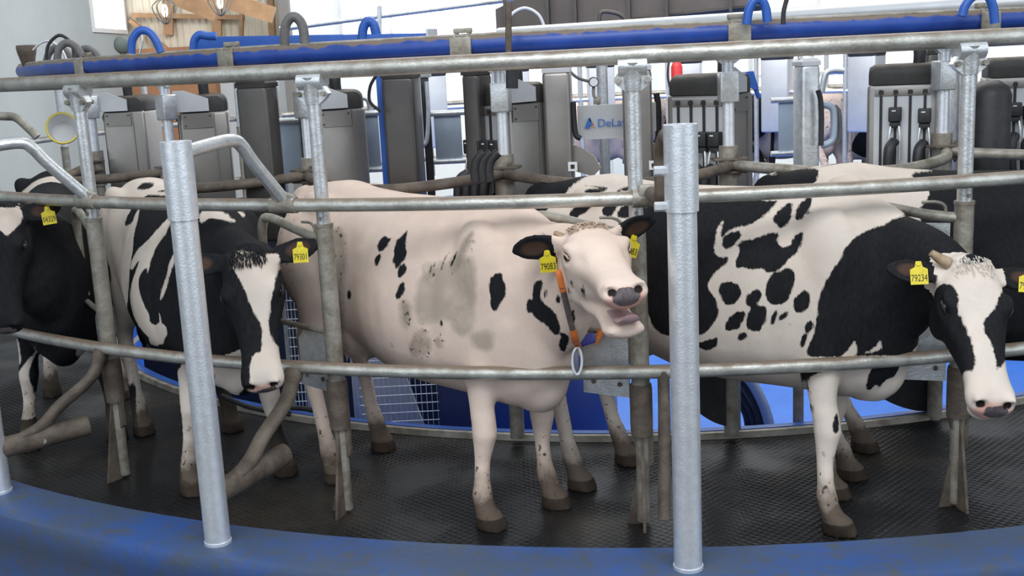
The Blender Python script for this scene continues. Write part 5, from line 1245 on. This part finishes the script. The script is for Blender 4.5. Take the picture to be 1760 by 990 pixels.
  ('b','black',[(-0.103,1.471),(0.224,1.465),(0.529,1.456),(0.46,0.366),(-0.168,0.222),(-0.255,1.198),(-0.218,1.221),(-0.185,1.266),(-0.211,1.293),(-0.249,1.338),(-0.104,1.345)],-0.2,0.59),
  ('b','black',[(-0.786,1.34),(-0.744,1.376),(-0.695,1.362),(-0.633,1.365),(-0.606,1.365),(-0.642,1.302),(-0.793,1.271)],-0.39,0.16),
 ],
}
def camvec(r, d, fwd):
    return _X*r - _U*d + _F*fwd
R_ = math.radians
# frames of the three middle cows; the outer ones repeat them a stall further round the ring
def turn(p, k):
    a = k*PHI; x, y = p[0]-CX, p[1]-CY; return (CX+x*math.cos(a)-y*math.sin(a), CY+x*math.sin(a)+y*math.cos(a))
COWS = {}
def cowC():
    poll = at(1010, 432, 4.45); muz = poll+camvec(*(Vector((.17, .30, -.94)).normalized()*.565))
    lat = camvec(1, -.15, .17)
    return build_cow('white cow with raised head, open mouth, orange collar and yellow ear tags, in the middle', (-.40, 5.02), R_(-43), poll, muz, lat,
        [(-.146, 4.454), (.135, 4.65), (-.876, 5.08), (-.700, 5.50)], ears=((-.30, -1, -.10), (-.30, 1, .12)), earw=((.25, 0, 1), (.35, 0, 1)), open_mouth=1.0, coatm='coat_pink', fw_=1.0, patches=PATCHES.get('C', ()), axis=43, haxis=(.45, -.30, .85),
        tags=(('79083', (.075, -.050), -.05), ('79083', (.085, -.055), .3)), collar=True, horns=(((-.015, -.085, .06), (-.02, -.105, .075), (-.02, -.118, .085), .016),), voxel=.0095,
        nosepad=(((.560, 0, .0), (.024, .050, .036)),))
def cowD():
    poll = at(1656, 478, 4.38); muz = poll+camvec(*(Vector((-.03, .475, -.34)).normalized()*.575))
    lat = camvec(1, -.0, .05)
    return build_cow('black-and-white spotted cow with a stub horn and white blaze, head lowered at right', (.87, 4.82), R_(-29), poll, muz, lat,
        [(1.238, 4.23), (1.33, 4.60), (.257, 4.839), (.499, 5.128)], ears=((-.05, -1, -.05), (-.02, 1, -.05)), fw_=1.0, neckblack=True, patches=PATCHES.get('D', ()), axis=29, haxis=(0, 0, 1), base='white',
        tags=(('79234', (.10, .02), -.05), ('79234', (.12, .02), .05)), horns=(((0, -.085, .08), (-.015, -.12, .09), (-.03, -.15, .10), .024),), voxel=.0095,
        nosepad=(((.556, .01, -.01), (.024, .048, .032)),))
def cowB():
    poll = at(432, 445, 4.95); muz = poll+camvec(*(Vector((.085, .56, -.14)).normalized()*.565))
    lat = camvec(1, -.0, .0)
    return build_cow('black-faced cow with a white blaze and tag 79301, left of centre', (-1.63, 5.60), R_(-57), poll, muz, lat,
        [(-1.539, 5.024), (-1.14, 5.22), (-2.05, 5.95), (-1.56, 5.93)], ears=((-.12, -1, -.10), (-.12, 1, .05)), patches=PATCHES.get('B', ()), axis=57, haxis=(0, 0, 1), base='black',
        tags=(('79301', (.16, .03), -.1), ('79301', (.13, .02), 0)), voxel=.0105, nosepad=(((.556, .01, -.015), (.02, .05, .028)),))
def cowA():
    poll = at(5, 372, 5.7); muz = poll+camvec(*(Vector((.06, .56, -.10)).normalized()*.565))
    lat = camvec(1, .05, .0); hv = [turn(p, -1) for p in ((-1.539, 5.024), (-1.14, 5.22), (-2.05, 5.95), (-1.56, 5.93))]
    return build_cow('mostly black cow with a white forehead patch, cut by the left edge of the photo', turn((-1.63, 5.60), -1), R_(-71), poll, muz, lat,
        hv, ears=((-.12, -1, -.10), (-.12, 1, .0)), patches=PATCHES.get('A', ()), axis=71, base='black', tags=(None, ('04329', (.15, .035), -.1)), voxel=.012, pinkmuz=.0, nosepad=(((.556, .0, -.01), (.03, .055, .04)),))
def cowE():
    l = turn((.80, 4.83), 1); hv = [turn(p, 1) for p in ((1.238, 4.23), (1.33, 4.60), (.257, 4.839), (.499, 5.128))]
    poll = Vector((l[0]+1.15*math.cos(R_(-15)), l[1]+1.15*math.sin(R_(-15)), 1.15)); muz = poll+Vector((.15, -.2, -.5)); lat = Vector((.3, .95, 0))
    return build_cow('cow with white rump and black shoulders behind the horned cow, cut by the right edge', l, R_(-15), poll, muz, lat, hv, patches=PATCHES.get('E', ()), axis=15, base='white', tags=(None, None), voxel=.012)
o, HWC, WC = cowC(); COWS['C'] = o
def finish_C():
    from mathutils.bvhtree import BVHTree
    me = o.data; bvh = BVHTree.FromPolygons([WC @ v.co for v in me.vertices], [tuple(p.vertices) for p in me.polygons])
    def hit(x, y, off=.010):
        d = pxdir(x, y).normalized(); h = bvh.ray_cast(EYE, d)
        if h[0] is None: return None
        return h[0]+h[1]*off
    def path(L):
        return [p for p in (hit(*q) for q in L) if p is not None]
    col = MB(); P = path([(958, 452), (962, 464), (966, 476), (971, 500), (976, 525), (980, 548), (984, 565), (988, 582), (991, 598)])
    def strap(nm, pts, matn, parent, w_=.011):
        return obj(nm, MB().tube(spline(pts, 4), w_, 8, flat=.45, up=(EYE-pts[0]).normalized()), matn, parent)
    if len(P) > 7:
        c = strap('collar', P[2:7], 'strap', o); c['label'] = 'grey-brown neck strap'
        a = strap('orange_end', P[1:4], 'orange', c, .013); b = strap('orange_end', P[6:], 'orange', c, .014)
        e = P[-1]; Yd = (e-EYE).dot(_F)
        def atd(x, y, k=0): return EYE+pxdir(x, y)*(Yd+k)
        obj('orange_end', MB().tube(spline([atd(1020, 590), atd(1028, 580), atd(1034, 566)], 4), .013, 8, flat=.5, up=-_F), 'orange', c)
        q = atd(1008, 584, -.01); X_ = (_X*1+_U*.33).normalized(); U_ = (_U-_X*.33).normalized()
        t = obj('transponder', MB().box(q, (.072, .035, .042), X_, _F, U_, bev=.009), 'unit_blue', c); t['label'] = 'blue transponder box'
        w = atr(992, 620, R_POST+.06+.05); d = (w-EYE).dot(_F)
        rg = []; cpt = lambda x, y: EYE+pxdir(x, y)*d
        pts = [cpt(992+8*math.cos(a_)*(1), 621+23*math.sin(a_)) for a_ in [2*PI*i/24 for i in range(24)]]
        wt = obj('collar_weight', MB().tube(pts, .006, 8, closed=True), 'inox_light', c); wt['label'] = 'metal rimmed oval collar weight'
        obj('weight_core', MB().sphere(cpt(991, 621), (.010, .012, .044), 12, 8), mat('dull_violet_core', (.16, .15, .22), .5), wt)
        obj('weight_strap', MB().tube([e, cpt(992, 600)], .008, 8), 'strap', wt)
    # tongue curling over the lower lip
    hp = lambda x, y, z: HWC @ Vector((x, y, z))
    m = MB(); rings = []
    for x, z, w_, t_ in ((.36, -.108, .034, .012), (.44, -.106, .038, .013), (.50, -.100, .042, .013), (.545, -.092, .040, .012), (.572, -.080, .034, .011), (.582, -.066, .024, .008), (.582, -.056, .012, .005)):
        rings.append([hp(x, .004+w_*math.cos(2*PI*j/16), z+t_*math.sin(2*PI*j/16)-.010*abs(math.cos(2*PI*j/16))**2*0) for j in range(16)])
    m.loft(rings); obj('tongue', m, 'tongue', o)
finish_C()
COWS['D'] = cowD()[0]; COWS['B'] = cowB()[0]; COWS['A'] = cowA()[0]; COWS['E'] = cowE()[0]
def forelock(c, matn, n, seed):
    from mathutils.bvhtree import BVHTree
    rnd_ = random.Random(seed); Hs = INFO[c['label']][1]; W_ = world_of(c); me = c.data
    bvh = BVHTree.FromPolygons([v.co for v in me.vertices], [tuple(p.vertices) for p in me.polygons]); R3 = Hs.to_3x3(); m = MB()
    for i in range(n):
        y = rnd_.uniform(-.075, .075); x = rnd_.uniform(-.03, .05); a = Hs @ Vector((x, y, .25)); h = bvh.ray_cast(a, -(R3 @ Vector((0, 0, 1))).normalized())
        if h[0] is None or (h[0]-a).length > .25: continue
        L = rnd_.uniform(.018, .040); d = R3 @ Vector((.9, y*2+rnd_.uniform(-.3, .3), .35)); nn = h[1]; p0 = h[0]-nn*.004
        pts = [p0, p0+d*L*.5+nn*.006, p0+d*L+nn*.001]; m.tube([W_ @ q for q in pts], [.0024, .0018, .0003], 4, cap=False)
    obj('forelock', m, matn, c)
MT['hair_black'] = mat('black_hair', (.012, .011, .012), .6); MT['hair_cream'] = mat('cream_hair', (.66, .53, .42), .7, var=(.52, .41, .31), vscale=60); MT['hair_white'] = mat('white_hair', (.66, .60, .53), .7)
forelock(COWS['B'], 'hair_black', 260, 1); forelock(COWS['C'], 'hair_cream', 200, 2); forelock(COWS['D'], 'hair_white', 110, 3)

# cows on the far side of the ring (bodies only: far too small to show more)
def far_cow(src, k, dk, label):
    c = COWS[src].copy(); COL.objects.link(c); a = k*PHI+dk
    x, y = c.location.x-CX, c.location.y-CY
    c.location = (CX+x*math.cos(a)-y*math.sin(a), CY+x*math.sin(a)+y*math.cos(a), 0); c.rotation_euler = (0, 0, c.rotation_euler.z+a)
    tag(c, label, 'cow', 'cows on the far side of the ring')
far_cow('C', 14, 0, 'pale cow far across the pit, behind the company sign')
far_cow('B', 14, 0, 'dark cow far across the pit, just right of the company sign')
far_cow('C', 12, 0, 'pale dirty cow far across the pit, left of the tall galvanised column')
far_cow('D', 10, 0, 'black-and-white cow far across the pit, left of the pale two-box cabinet')
